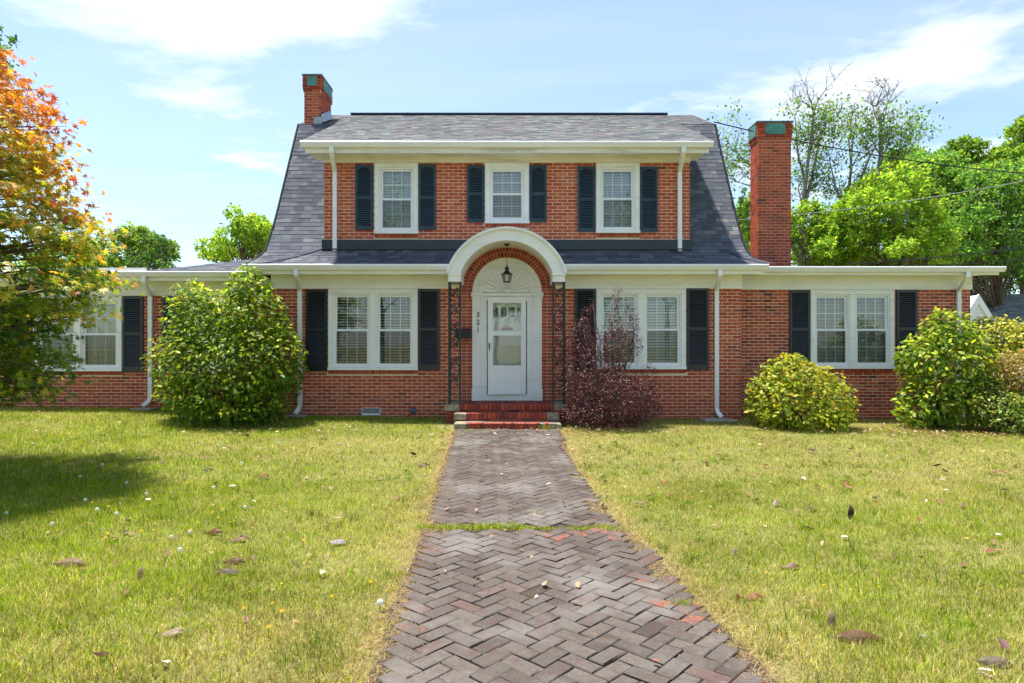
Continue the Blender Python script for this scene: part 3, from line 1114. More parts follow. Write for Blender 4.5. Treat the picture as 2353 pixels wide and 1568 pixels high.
def sheet(prof, xl, xr, down=0.02, sub=1):
    d = along(prof)
    for i in range(len(prof) - 1):
        (ya, za), (yb, zb) = prof[i], prof[i + 1]
        a, b = d[i], d[i + 1]
        mb.add([(xl(a), ya, za), (xr(a), ya, za), (xr(b), yb, zb), (xl(b), yb, zb), (xl(a), ya + down, za - down * 2), (xr(a), ya + down, za - down * 2), (xr(b), yb + down, zb - down * 2), (xl(b), yb + down, zb - down * 2)],
               [(0, 1, 2, 3), (7, 6, 5, 4), (0, 4, 5, 1), (1, 5, 6, 2), (3, 2, 6, 7), (0, 3, 7, 4)])


lift = lambda prof, k: [(y, z - k) for y, z in prof]
sheet(lift(PROF, 0.003), left_edge, lambda s: -3.85)
sheet(lift(PROF, 0.003), lambda s: 3.64, right_edge)
cut = [p for p in PROF if p[0] <= 13.58]
sheet(lift(cut, 0.004), lambda s: -3.85, lambda s: ARX - hoodw(s))
sheet(lift(cut, 0.004), lambda s: ARX + hoodw(s), lambda s: 3.64)
sheet(lift(TOP[:2], 0.004), lambda s: -4.15, lambda s: 3.95)
sheet(lift(TOP[1:], 0.004), lambda s: XL - 0.03, lambda s: XR + 0.03)
back = [(2 * 17.6 - y, z) for y, z in TOP[1:]][::-1] + [(19.54, 6.61), (20.9, 4.2), (21.7, 3.3), (22.2, 3.0)]
back = [(17.6, 7.48), (19.54, 6.605), (20.9, 4.25), (21.7, 3.3), (22.2, 3.0)]
sheet(back, lambda s: XL - 0.03, lambda s: XR + 0.03)
mb.add([(-7.44, 13.56, 2.94), (-4.85, 13.56, 2.94), (-4.85, 16.6, 3.79), (-4.2, 16.6, 3.79), (-7.44, 19.6, 2.94), (-4.85, 19.6, 2.94)], [(0, 1, 2, 3), (0, 3, 4), (3, 2, 5, 4)])
roof = mb.build("roof", M["deck"], house)
mb = MB()
mb.box(-13.1, -4.9, 13.6, 19.6, 2.93, 2.945)
mb.box(4.6, 10.12, 13.76, 19.6, 3.03, 3.055)
mb.build("flat_roof", M["deck"], house)
# ridge vent, hip caps, rake edge
mb = MB()
mb.box(XL + 0.75, XR - 0.65, 17.5, 17.7, 7.478, 7.52)
mb.build("ridge_vent", M["flash"], house)
for x0, xe in ((XL - 0.02, -5.23), (XR + 0.02, 4.98)):
    mb = MB()
    sg = -1 if x0 < 0 else 1
    for prof in (PROF, ):
        pts = []
        for s in np.linspace(0, DA[-1], 22):
            y, z = at_arc(s)
            pts.append((flare(s, x0, xe), y, z + 0.004))
        for p, q in zip(pts[:-1], pts[1:]):
            mb.add([(p[0], p[1], p[2]), (p[0] + sg * 0.03, p[1], p[2]), (q[0] + sg * 0.03, q[1], q[2]), (q[0], q[1], q[2]),
                    (p[0], p[1] + 0.05, p[2] - 0.08), (p[0] + sg * 0.03, p[1] + 0.05, p[2] - 0.08), (q[0] + sg * 0.03, q[1] + 0.05, q[2] - 0.08), (q[0], q[1] + 0.05, q[2] - 0.08)],
                   [(0, 1, 2, 3), (0, 4, 5, 1), (1, 5, 6, 2), (0, 3, 7, 4)])
    mb.build("rake_board", M["deck"], house)
# valley strip where the skirt meets the slope, and hip caps at the outer corners
mb = MB()
for xs_, xe, sg in ((-3.9, -4.95, 1), (4.42, 5.0, -1)):
    for i in range(9 if sg > 0 else 6):
        n = 9 if sg > 0 else 6
        f0, f1 = i / n, (i + 1.15) / n
        s0_, s1_ = (s_d * 1.05) * (1 - f0), max((s_d * 1.05) * (1 - f1), 0)
        if sg < 0:
            s0_, s1_ = 0.62 * (1 - f0), max(0.62 * (1 - f1), 0)
        (ya, za), (yb, zb) = at_arc(s0_), at_arc(s1_)
        xa, xb = xs_ + (xe - xs_) * f0, xs_ + (xe - xs_) * f1
        w_ = 0.10
        mb.add([(xa - w_, ya - 0.012, za + 0.014), (xa + w_, ya - 0.012, za + 0.014), (xb + w_, yb - 0.014, zb + 0.019), (xb - w_, yb - 0.014, zb + 0.019)], [(0, 1, 2, 3), (3, 2, 1, 0)][:1], 0.35 + 0.3 * random.random())
mb.build("hip_cap", M["shingle"], house, kind="stuff")
# flashing between dormer wall and skirt
mb = MB()
for a, b in ((-3.88, ARX - 0.5), (ARX + 0.5, 3.67)):
    mb = MB()
    mb.box(a, b, 13.572, 13.597, 3.385, 3.578)
    mb.box(a + .01 if a < -1 else a + .3, b - .01 if b > 1 else b - .3, 13.51, 13.5715, 3.367, 3.389)
    mb.build("flashing", M["flash"], house)

order = list(range(len(shingles)))
side = [i for i in order[:n_side] if shingles[i][0][0][0] < -3.8 or shingles[i][0][0][0] > 3.6]
random.shuffle(side)
own = set(side[:300])
for i in sorted(own):
    pts, t = shingles[i]
    c = Vector(pts[0])
    b_ = MB()
    b_.add([Vector(p) - c for p in pts], [(0, 1, 2, 3), (4, 5, 1, 0)], t)
    link("shingle", raw_mesh(b_, "shingle", M["shingle"]), roof, c)
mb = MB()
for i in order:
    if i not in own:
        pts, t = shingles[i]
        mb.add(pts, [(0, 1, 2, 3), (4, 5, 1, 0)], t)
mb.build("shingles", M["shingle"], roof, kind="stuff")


# ------------------------------------------------------------------ chimneys
def chimney(x0, x1, y0, y1, z0, z1, capz, flip, label):
    m_ = MB()
    e = 0.008
    m_.box(x0 + e, x1 - e, y0 + e, y1 - e, z0, z1)
    ch = m_.build("chimney", M["mortar"], house, label=label)
    b_ = MB()
    for ring_z0, ring_z1, g in ((z0, capz, 0.0), (capz, capz + 0.075, 0.022), (capz + 0.075, z1, 0.032)):
        for a, b, zb, zt in brick_rows(x0 - g, x1 + g, ring_z0, ring_z1, [], x0 - g):
            b_.box(a, b, y0 - g, y0 + 0.1, zb, zt, tint_of(0.50, 0.15))
        for sx in (0, 1):
            for a, b, zb, zt in brick_rows(y0 + 0.104 - g, y1 + g, ring_z0, ring_z1, [], y0):
                if sx:
                    b_.box(x1 + g - 0.1, x1 + g, a, b, zb, zt, tint_of(0.50, 0.15))
                else:
                    b_.box(x0 - g, x0 - g + 0.1, a, b, zb, zt, tint_of(0.50, 0.15))
    b_.build("brickwork", M["brick"], ch, kind="stuff")
    c_ = MB()
    g = 0.034
    w = (x1 - x0)
    hz = z1 - capz
    c_.box(x0 + w * 0.20, x1 - w * 0.20, y0 - g - 0.012, y0 - g + 0.02, capz + 0.14, z1 - 0.03)
    if flip:
        c_.box(x0 - g - 0.012, x0 - g + 0.02, y0 + 0.05, y1 - 0.05, capz + 0.12, z1 - 0.03)
        c_.box(x1 + g - 0.02, x1 + g + 0.012, y0 + 0.05, y1 - 0.05, capz + 0.12, z1 - 0.03)
    else:
        c_.box(x1 + g - 0.02, x1 + g + 0.012, y0 + 0.12, y1 - 0.06, capz + 0.12, z1 - 0.03)
        c_.box(x0 - g - 0.012, x0 - g + 0.02, y0 + 0.12, y1 - 0.06, capz + 0.12, z1 - 0.03)
    c_.box(x0 - g - 0.008, x1 + g + 0.008, y0 - g - 0.008, y1 + g + 0.008, z1 + 0.001, z1 + 0.03)
    c_.build("copper_cap", M["copper"], ch)
    return ch


ch_r = chimney(5.73, 6.50, 15.5, 16.02, 2.98, 6.60, 6.18, True, "tall free chimney rising behind the flat wing roof")
ch_l = chimney(-4.92, -4.53, 15.75, 16.66, 6.3, 7.79, 7.40, False, "short chimney beside the gable end of the ridge")
mb = MB()
mb.box(-4.68, -4.50, 15.70, 15.715, 6.56, 6.80)
mb.add([(-4.50, 15.70, 6.66), (-4.40, 15.72, 6.70), (-4.40, 16.4, 7.0), (-4.50, 16.4, 7.18), (-4.50, 15.70, 6.86)], [(0, 1, 2, 3, 4)])
mb.build("chimney_flashing", M["metal"], house)

# ------------------------------------------------------------------ entrance
dr = MB()
PX = 0.17
yS = MW - 0.035
for sg in (-1, 1):
    a, b = ARX + sg * (ARI - PX), ARX + sg * ARI
    dr.box(min(a, b), max(a, b), yS, MW + 0.1, 0.53, ARZ - 0.08)
    dr.box(min(a, b) - 0.01, max(a, b) + 0.012, yS - 0.02, MW + 0.1, 0.305, 0.53)
    dr.box(min(a, b) - 0.02, max(a, b) + 0.03, yS - 0.03, MW + 0.1, ARZ - 0.078, ARZ - 0.012)
    dr.box(min(a, b) - 0.012, max(a, b) + 0.02, yS - 0.016, MW + 0.1, ARZ - 0.115, ARZ - 0.0795)
    a, b = ARX + sg * 0.405, ARX + sg * (ARI - PX - 0.0005)
    dr.box(min(a, b), max(a, b), yS + 0.02, MW + 0.1, 0.305, ARZ - 0.19)
dr.box(ARX - 0.53, ARX + 0.53, yS + 0.018, MW + 0.1, ARZ - 0.188, ARZ - 0.08)
dr.box(ARX - 0.512, ARX + 0.512, yS - 0.012, MW + 0.1, ARZ - 0.0785, ARZ - 0.02)
dr.box(ARX - 0.404, ARX + 0.404, yS + 0.026, MW + 0.1, 0.305, 0.43)
surround = dr.build("door_surround", M["white"], house)
fan = MB()
n = 40
arcp = lambda r, y, m=n: [(ARX + r * math.cos(math.pi * i / m), y, ARZ - 0.01 + r * math.sin(math.pi * i / m)) for i in range(m + 1)]
fan.prism(arcp(ARI - 0.002, MW - 0.018), (0, 0.05, 0))


def arc_band(m_, r0, r1, y0, y1, cx, cz, t0=0.0, t1=math.pi, k=40):
    for i in range(k):
        a, b = t0 + (t1 - t0) * i / k, t0 + (t1 - t0) * (i + 1) / k
        pt = lambda r, t, y: (cx + r * math.cos(t), y, cz + r * math.sin(t))
        P = [pt(r0, a, y0), pt(r1, a, y0), pt(r1, b, y0), pt(r0, b, y0), pt(r0, a, y1), pt(r1, a, y1), pt(r1, b, y1), pt(r0, b, y1)]
        m_.add(P, [(0, 3, 2, 1), (4, 5, 6, 7), (1, 2, 6, 5), (0, 4, 7, 3), (0, 1, 5, 4), (2, 3, 7, 6)])


arc_band(fan, 0.535, 0.575, MW - 0.06, MW - 0.0175, ARX, ARZ - 0.01)
arc_band(fan, 0.505, 0.534, MW - 0.042, MW - 0.0175, ARX, ARZ - 0.01)
fan_o = fan.build("fan_panel", M["white"], house)
ray = MB()
nr = 15
for i in range(nr):
    a, b = math.pi * (i + 0.12) / nr, math.pi * (i + 0.88) / nr
    r0, r1 = 0.075, 0.43
    mid = (a + b) / 2
    P = [(r0, a + 0.02), (r1, a), (r1 + 0.032, a + (b - a) * 0.28), (r1 + 0.042, mid), (r1 + 0.032, b - (b - a) * 0.28), (r1, b), (r0, b - 0.02)]
    ray.prism([(ARX + r * math.cos(t), MW - 0.052, ARZ - 0.005 + r * math.sin(t)) for r, t in P][::-1], (0, 0.0335, 0))
ray.build("fan_rays", M["white"], fan_o, kind="stuff")

# inner door with four small lights
dm = MB()
yD = MW + 0.085
x0, x1, z0, z1 = ARX - 0.40, ARX + 0.40, 0.43, 2.31
lz0, lz1 = 1.995, 2.20
lx = [ARX - 0.30 + k * 0.165 for k in range(4)]
dm.box(x0, x1, yD, yD + 0.04, z0, lz0)
dm.box(x0, x1, yD, yD + 0.04, lz1, z1)
prev = x0
for a in lx + [None]:
    nxt = x1 if a is None else a
    dm.box(prev, nxt, yD + 0.0005, yD + 0.04, lz0, lz1)
    prev = nxt if a is None else a + 0.125
for zb, zt in ((1.40, 1.90), (0.85, 1.32), (0.52, 0.78)):
    for xa in (ARX - 0.31, ARX + 0.03):
        frame_boxes(dm, xa, xa + 0.28, zb, zt, yD - 0.006, yD - 0.0005, 0.018)
        dm.box(xa + 0.05, xa + 0.23, yD - 0.008, yD - 0.0005, zb + 0.05, zt - 0.05)
door = dm.build("door", M["white"], house)
g = MB()
for a in lx:
    g.poly([(a, yD + 0.02, lz0), (a + 0.125, yD + 0.02, lz0), (a + 0.125, yD + 0.02, lz1), (a, yD + 0.02, lz1)])
g.build("door_lights", M["glass"], door)
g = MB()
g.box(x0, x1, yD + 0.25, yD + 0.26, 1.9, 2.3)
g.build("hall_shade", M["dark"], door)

# storm door, its free edge standing a little open
sdx0, sdx1, sdz0, sdz1 = ARX - 0.386, ARX + 0.378, 0.435, 2.395
hinge = Vector((sdx1, MW - 0.02, 0))
sr = Matrix.Translation(hinge) @ Matrix.Rotation(math.radians(4.0), 4, "Z") @ Matrix.Translation(-hinge)


def turned(m_):
    m_.v = [tuple(sr @ Vector(p)) for p in m_.v]
    return m_


s = MB()
yy0, yy1 = MW - 0.045, MW - 0.015
s.box(sdx0, sdx0 + 0.085, yy0, yy1, sdz0, sdz1)
s.box(sdx1 - 0.085, sdx1, yy0, yy1, sdz0, sdz1)
ia, ib = sdx0 + 0.0855, sdx1 - 0.0855
s.box(ia, ib, yy0 + 0.001, yy1, sdz1 - 0.10, sdz1)
s.box(ia, ib, yy0 + 0.001, yy1, 1.635, 1.695)
s.box(ia, ib, yy0 + 0.001, yy1, 0.92, 1.005)
s.box(ia, ib, yy0 + 0.010, yy1, sdz0 + 0.07, 0.9195)
s.box(ia, ib, yy0 + 0.001, yy1, sdz0, sdz0 + 0.0695)
frame_boxes(s, ia + 0.001, ib - 0.001, 1.006, 1.634, yy0 - 0.006, yy0 + 0.0005, 0.014)
frame_boxes(s, ia + 0.001, ib - 0.001, 1.696, sdz1 - 0.101, yy0 - 0.006, yy0 + 0.0005, 0.014)
sd = turned(s).build("storm_door", M["vinyl"], house, label="white aluminium storm door standing slightly ajar")
for a, b in ((1.005, 1.635), (1.695, sdz1 - 0.10)):
    g = MB()
    ym = (yy0 + yy1) / 2
    g.poly([(ia, ym, a), (ib, ym, a), (ib, ym, b), (ia, ym, b)])
    turned(g).build("pane", M["glass"], sd)
g = MB()
g.poly([(ia, ym + 0.01, 1.005), (ib, ym + 0.01, 1.005), (ib, ym + 0.01, 1.635), (ia, ym + 0.01, 1.635)])
turned(g).build("insect_screen", M["screen"], sd)
h = MB()
h.box(sdx0 + 0.016, sdx0 + 0.036, yy0 - 0.03, yy0, 1.40, 1.47)
h.tube([(sdx0 + 0.026, yy0 - 0.03, 1.46), (sdx0 + 0.026, yy0 - 0.045, 1.42), (sdx0 + 0.026, yy0 - 0.04, 1.33)], 0.010, 6)
turned(h).build("handle", M["black"], sd)

# house number
for k, ch_ in enumerate("321"):
    cu = bpy.data.curves.new("numeral", "FONT")
    cu.body = ch_
    cu.size = 0.155
    cu.extrude = 0.006
    cu.align_x = "CENTER"
    to = bpy.data.objects.new("tmp", cu)
    COL.objects.link(to)
    bpy.context.view_layer.update()
    mt = bpy.data.meshes.new_from_object(to)
    bpy.data.objects.remove(to)
    mt.materials.clear()
    mt.materials.append(M["black"])
    mt.transform(Matrix.Rotation(math.radians(90), 4, "X"))
    link("house_number", mt, house, Vector((X1(1084 + 14.5 - 0.5, MW), yS - 0.008, 1.995 - k * 0.155)))

# ------------------------------------------------------------------ hood over the entrance
HY = 12.55
hc_z, ro, ri = 2.475, 1.165, 0.93
t_o, t_i = math.asin((2.79 - hc_z) / ro), math.asin((2.79 - hc_z) / ri)
hd = MB()
k = 48


def shell(m_, r0, r1, y0, y1, tz0, tz1):
    for i in range(k):
        def q(r, tz, f, y):
            t = tz + (math.pi - 2 * tz) * f
            return (HC + r * math.cos(t), y, hc_z + r * math.sin(t))
        f0, f1 = i / k, (i + 1) / k
        P = [q(r0, tz0, f0, y0), q(r1, tz1, f0, y0), q(r1, tz1, f1, y0), q(r0, tz0, f1, y0), q(r0, tz0, f0, y1), q(r1, tz1, f0, y1), q(r1, tz1, f1, y1), q(r0, tz0, f1, y1)]
        F = [(0, 3, 2, 1), (4, 5, 6, 7), (1, 2, 6, 5), (0, 4, 7, 3)]
        if i == 0:
            F.append((0, 1, 5, 4))
        if i == k - 1:
            F.append((2, 3, 7, 6))
        m_.add(P, F)


shell(hd, ri, ro - 0.02, HY, MW + 0.05, t_i, t_o)
hood = hd.build("porch_hood", M["white"], house, label="white barrel vaulted hood over the front door")
tr_ = MB()
sh_t = lambda r: math.asin((2.79 - hc_z) / r)
shell(tr_, ro - 0.035, ro + 0.005, HY - 0.035, HY - 0.0005, sh_t(ro - 0.035), sh_t(ro + 0.005))
shell(tr_, ro - 0.0195, ro + 0.02, HY - 0.055, MW + 0.04, sh_t(ro - 0.0195), sh_t(ro + 0.02))
tr_.build("hood_moulding", M["white"], hood)
for sg in (-1, 1):
    bm_ = MB()
    a, b = HC + sg * 0.87, HC + sg * 1.10
    a, b = min(a, b), max(a, b)
    bm_.box(a, b, HY + 0.01, MW - 0.005, 2.63, 2.7895)
    bm_.box(a - 0.02, b + 0.02, HY - 0.01, HY + 0.24, 2.75, 2.7885)
    bm_.build("hood_beam", M["white"], hood)

# wrought iron posts under the hood


def iron_column(cx, sg):
    p = MB()
    x0_, x1_ = cx - 0.105, cx + 0.105
    yb = HY + 0.06
    for xx, yy in ((x0_, yb), (x1_, yb), (x0_ if sg < 0 else x1_, yb + 0.21)):
        p.box(xx - 0.018, xx + 0.018, yy - 0.015, yy + 0.015, 0.315, 2.628)
    xs2 = x0_ if sg < 0 else x1_
    for zz in (0.38, 0.50, 0.62, 2.60):
        p.box(x0_ + 0.0125, x1_ - 0.0125, yb - 0.007, yb + 0.007, zz - 0.007, zz + 0.007)
        p.box(xs2 - 0.007, xs2 + 0.007, yb + 0.0125, yb + 0.1975, zz - 0.007, zz + 0.007)
    col_ = p.build("iron_post", M["iron"], house, label=None)
    sc = MB()

    def panel(f):
        """f(a, z) with a from -0.09 to 0.09 across the panel"""
        z, side_ = 0.64, 1
        H = 0.325
        while z + H < 2.60:
            n_ = 12
            c = [f(-side_ * 0.088 * math.cos(math.pi * i / n_) * 0.98, z + H * i / n_ + 0.02 * math.sin(2 * math.pi * i / n_)) for i in range(n_ + 1)]
            sc.tube(c, 0.013, 5)
            for zz, r, dr_, s2 in ((0.62, 0.047, 1, -side_), (0.30, 0.034, -1, side_)):
                cx_, cz_ = s2 * 0.040, z + H * zz + 0.02
                spi = [f(cx_ + r * (1 - j / 16 * 0.78) * math.cos(dr_ * (j * 0.5) + (0 if s2 < 0 else math.pi)), cz_ + r * (1 - j / 16 * 0.78) * math.sin(dr_ * (j * 0.5) + (0 if s2 < 0 else math.pi))) for j in range(17)]
                sc.tube(spi, 0.0115, 5)
            q = f(side_ * 0.055, z + H * 0.06 + 0.01)
            sc.lathe((q[0], q[1], q[2] - 0.018), [(0.001, 0), (0.018, 0.009), (0.021, 0.018), (0.018, 0.027), (0.001, 0.036)], 8)
            q = f(-side_ * 0.03, z + H * 0.47)
            sc.lathe((q[0], q[1], q[2] - 0.012), [(0.001, 0), (0.013, 0.008), (0.013, 0.018), (0.001, 0.026)], 6)
            z += H
            side_ = -side_
    panel(lambda a, z: (cx + a, yb, z))
    panel(lambda a, z: (xs2, yb + 0.105 + a, z))
    sc.build("iron_scrolls", M["iron"], col_)


iron_column(HC - 0.985, -1)
iron_column(HC + 0.985, 1)

# foundation vent
v = MB()
vx0, vx1, vz0, vz1 = X1(831, MW), X1(874, MW), Z1(953, MW), Z1(936, MW)
frame_boxes(v, vx0, vx1, vz0, vz1, MW - 0.02, MW - 0.003, 0.010, 0.035)
for i in range(-1, 12):
    xa = vx0 + 0.01 + i * 0.036
    for d_ in (0.042, -0.042):
        a_, b_ = (xa, xa + d_) if d_ > 0 else (xa + 0.042, xa)
        p, q = Vector((a_, MW - 0.014, vz0 + 0.035)), Vector((b_, MW - 0.014, vz1 - 0.01))
        if min(a_, b_) > vx0 and max(a_, b_) < vx1 + 0.01:
            v.tube([p, q], 0.003, 4)
fv = v.build("foundation_vent", M["gutter"], house)
mb = MB()
mb.poly([(vx0, MW - 0.0045, vz0), (vx1, MW - 0.0045, vz0), (vx1, MW - 0.0045, vz1), (vx0, MW - 0.0045, vz1)])
mb.build("vent_backing", M["dark"], fv)
# hose tap under an insulated cover
s = MB()
c = at(949, 943, MW - 0.06)
s.lathe((c.x, c.y, c.z - 0.055), [(0.001, 0), (0.03, 0.004), (0.05, 0.03), (0.055, 0.06), (0.045, 0.09), (0.02, 0.108), (0.001, 0.11)], 14)
s.tube([(c.x, c.y + 0.01, c.z), (c.x, MW, c.z)], 0.04, 10)
s.tube([(c.x + 0.01, c.y, c.z - 0.05), (c.x + 0.014, c.y - 0.01, c.z - 0.085)], 0.014, 8)
s.build("hose_tap_cover", M["spigot"], house, smooth=True)

# ------------------------------------------------------------------ front steps
steps = empty("front_steps", (HC, 12.4, -0.1), "red brick front steps with stone corner blocks below the white door", "steps")
LZ, S2, S3 = 0.31, 0.175, 0.045
yL, y2, y3 = 12.55, 12.27, 11.82
core = MB()
core.box(HC - 1.14, HC + 1.14, yL + 0.05, MW - 0.02, -0.2, LZ - 0.012)
core.box(HC - 0.98, HC + 0.98, y2 + 0.03, yL + 0.049, -0.2, S2 - 0.012)
core.box(HC - 0.90, HC + 0.90, y3 + 0.03, y2 + 0.029, -0.2, S3 - 0.012)
core.build("step_core", M["grout"], steps)


def step_brick(x0_, x1_, y0_, y1_, z0_, z1_, t=None, tilt=0):
    b_ = MB()
    sx, sy, sz = x1_ - x0_, y1_ - y0_, z1_ - z0_
    t = tint_of(0.40, 0.13) if t is None else t
    b_.box(-sx / 2, sx / 2, 0, sy, 0, sz, t)
    o = link("brick", raw_mesh(b_, "step_brick", M["brick"]), steps, Vector(((x0_ + x1_) / 2, y0_, z0_)))
    o.rotation_euler = (random.gauss(0, 0.006), random.gauss(0, 0.008) + tilt, 0)


def rowlock(xa, xb, y, z, n, dep=0.2, h=0.10, gap=None):
    p = (xb - xa) / n
    for i in range(n):
        if gap is not None and i == gap:
            continue
        step_brick(xa + i * p + 0.006, xa + (i + 1) * p - 0.006, y + random.uniform(-0.004, 0.004), y + dep, z - h, z + random.uniform(-0.003, 0.003), tilt=0)


rowlock(HC - 0.885, HC + 0.885, yL, LZ, 23)
rowlock(HC - 0.74, HC + 0.74, y2, S2, 19)
rowlock(HC - 0.70, HC + 0.76, y3, S3, 19, h=0.13, gap=17)
for row, (y, zt, half) in enumerate(((yL + 0.05, LZ - 0.105, 0.98), (y2 + 0.03, S2 - 0.105, 0.93))):
    x = HC - half
    while x < HC + half - 0.05:
        e = min(x + 0.2, HC + half)
        step_brick(x + 0.005, e - 0.005, y - 0.012, y + 0.08, zt - 0.055, zt - 0.006, tint_of(0.45, 0.15))
        x += 0.203
for sg in (-1, 1):    # cheek courses beside the steps
    for r in range(5):
        zt = LZ - 0.115 - r * CO
        for j in range(2):
            a = HC + sg * (0.905 + j * 0.12)
            step_brick(min(a, a + sg * 0.112), max(a, a + sg * 0.112), yL + 0.033, yL + 0.12, zt - CO + 0.01, zt, tint_of(0.33, 0.12))
nb = 13
for i in range(nb):       # landing paved with dark bricks behind the nosing
    xa, xb = HC - 0.87 + i * 1.74 / nb, HC - 0.87 + (i + 1) * 1.74 / nb
    for j in range(3):
        step_brick(xa + 0.006, xb - 0.006, yL + 0.207 + j * 0.21, yL + 0.402 + j * 0.21, LZ - 0.05, LZ + 0.001, tint_of(0.2, 0.12))
for i in range(19):
    xa = HC - 0.74 + i * 0.0779
for (x0_, x1_, y0_, zt, h, dep) in ((-1.17, -0.892, yL - 0.015, LZ, 0.115, 0.36), (0.892, 1.15, yL - 0.015, LZ, 0.105, 0.36), (-0.965, -0.746, y2 - 0.012, S2, 0.115, 0.24), (0.746, 0.965, y2 - 0.012, S2, 0.125, 0.24),
                                    (-0.93, -0.706, y3 - 0.01, S3, 0.13, 0.3), (0.766, 0.98, y3 + 0.03, S3 - 0.015, 0.12, 0.3)):
    b_ = rounded_brick(x1_ - x0_, dep, h, 0.012, 0.5, "", None)
    o = link("stone_block", raw_mesh(b_, "stone_block", M["stone"]), steps, Vector((HC + (x0_ + x1_) / 2, y0_ + dep / 2, zt - h)))
    o.rotation_euler = (0, random.gauss(0, 0.012), random.gauss(0, 0.01))

# ------------------------------------------------------------------ small things on the house
ln = empty("hanging_lantern", (HC, 12.98, 2.62), "black iron porch lantern hanging on a chain under the white hood", "lantern")
top = hc_z + ri
m_ = MB()
m_.lathe((HC, 12.98, top - 0.045), [(0.001, 0), (0.02, 0.0), (0.055, 0.025), (0.065, 0.044)], 12)
m_.build("canopy", M["black"], ln)
m_ = MB()
z = top - 0.045
i = 0
while z > 2.98:
    tpts = [(HC + (0.009 * math.cos(t) if i % 2 else 0), 12.98 + (0 if i % 2 else 0.009 * math.cos(t)), z - 0.02 + 0.02 * math.sin(t)) for t in np.linspace(0, 2 * math.pi, 9)]
    m_.tube(tpts, 0.003, 4)
    z -= 0.032
    i += 1
m_.build("chain", M["black"], ln)
zb = 2.98
m_ = MB()
m_.lathe((HC, 12.98, zb - 0.10), [(0.001, 0.12), (0.012, 0.10), (0.03, 0.06), (0.05, 0.045), (0.052, 0.035), (0.035, 0.03), (0.035, 0.0)], 8)
m_.lathe((HC, 12.98, zb - 0.17), [(0.035, 0.07), (0.07, 0.035), (0.115, 0.0), (0.115, -0.008), (0.03, -0.008)], 6)
m_.lathe((HC, 12.98, zb - 0.33), [(0.001, 0.0), (0.066, 0.0), (0.07, 0.022), (0.001, 0.022)], 6)
for j in range(6):
    t = 2 * math.pi * j / 6
    m_.tube([(HC + 0.066 * math.cos(t), 12.98 + 0.066 * math.sin(t), zb - 0.33), (HC + 0.092 * math.cos(t), 12.98 + 0.092 * math.sin(t), zb - 0.175)], 0.006, 5)
m_.build("frame", M["black"], ln)
m_ = MB()
for j in range(6):
    t0, t1 = 2 * math.pi * j / 6, 2 * math.pi * (j + 1) / 6
    m_.poly([(HC + 0.066 * math.cos(t0), 12.98 + 0.066 * math.sin(t0), zb - 0.308), (HC + 0.066 * math.cos(t1), 12.98 + 0.066 * math.sin(t1), zb - 0.308), (HC + 0.09 * math.cos(t1), 12.98 + 0.09 * math.sin(t1), zb - 0.178), (HC + 0.09 * math.cos(t0), 12.98 + 0.09 * math.sin(t0), zb - 0.178)])
m_.build("pane", M["glass"], ln)
m_ = MB()
m_.lathe((HC, 12.98, zb - 0.305), [(0.001, 0), (0.012, 0.0), (0.012, 0.04), (0.026, 0.075), (0.022, 0.1), (0.001, 0.115)], 10)
m_.build("bulb", M["vinyl"], ln, smooth=True)

mx0, mx1 = X1(1046, MW), X1(1082, MW)
mz0, mz1 = Z1(777, MW), Z1(756, MW)
mbx = empty("mailbox", ((mx0 + mx1) / 2, MW - 0.07, mz0), "black wall mailbox with newspaper hooks on the brick beside the house number", "mailbox")
m_ = MB()
m_.box(mx0, mx1, MW - 0.125, MW - 0.012, mz0, mz1 - 0.035)
m_.build("box", M["black"], mbx)
m_ = MB()
m_.add([(mx0 - 0.006, MW - 0.14, mz1 - 0.05), (mx1 + 0.006, MW - 0.14, mz1 - 0.05), (mx1 + 0.006, MW - 0.14, mz1 - 0.025), (mx0 - 0.006, MW - 0.14, mz1 - 0.025), (mx1 + 0.006, MW - 0.01, mz1 + 0.01), (mx0 - 0.006, MW - 0.01, mz1 + 0.01), (mx0 - 0.006, MW - 0.01, mz1 - 0.034), (mx1 + 0.006, MW - 0.01, mz1 - 0.034)],
       [(0, 1, 2, 3), (3, 2, 4, 5), (0, 3, 5, 6), (1, 7, 4, 2)])
m_.build("lid", M["flash"], mbx)
for xx in (mx0 + 0.06, mx1 - 0.07):
    m_ = MB()
    m_.tube([(xx, MW - 0.05, mz0), (xx, MW - 0.05, mz0 - 0.09)] + [(xx - 0.018 + 0.018 * math.cos(t), MW - 0.05, mz0 - 0.09 - 0.018 * math.sin(t)) for t in np.linspace(0.3, 3.4, 7)], 0.006, 6)
    m_.build("hook", M["black"], mbx)

# little truck sign on the inner door
tx, tz, ty = ARX - 0.005, 1.755, yD - 0.022
ts = empty("door_sign", (tx, ty, tz - 0.06), "red pickup truck door sign hanging by string behind the storm door glass", "sign")
m_ = MB()
body = [(-0.12, -0.02), (0.125, -0.02), (0.128, 0.03), (0.02, 0.032), (0.012, 0.075), (-0.05, 0.075), (-0.066, 0.034), (-0.115, 0.025)]
m_.prism([(tx + a * 0.95, ty, tz + b) for a, b in body][::-1], (0, 0.012, 0))
m_.build("truck_body", M["red"], ts)
m_ = MB()
m_.prism([(tx + a, ty - 0.003, tz + b) for a, b in ((-0.045, 0.036), (0.0, 0.036), (-0.002, 0.064), (-0.036, 0.064))][::-1], (0, 0.0025, 0))
m_.prism([(tx + a, ty + 0.002, tz + b) for a, b in ((0.03, 0.033), (0.12, 0.033), (0.115, 0.07), (0.04, 0.066))][::-1], (0, 0.006, 0))
m_.build("cab_window", M["vinyl"], ts)
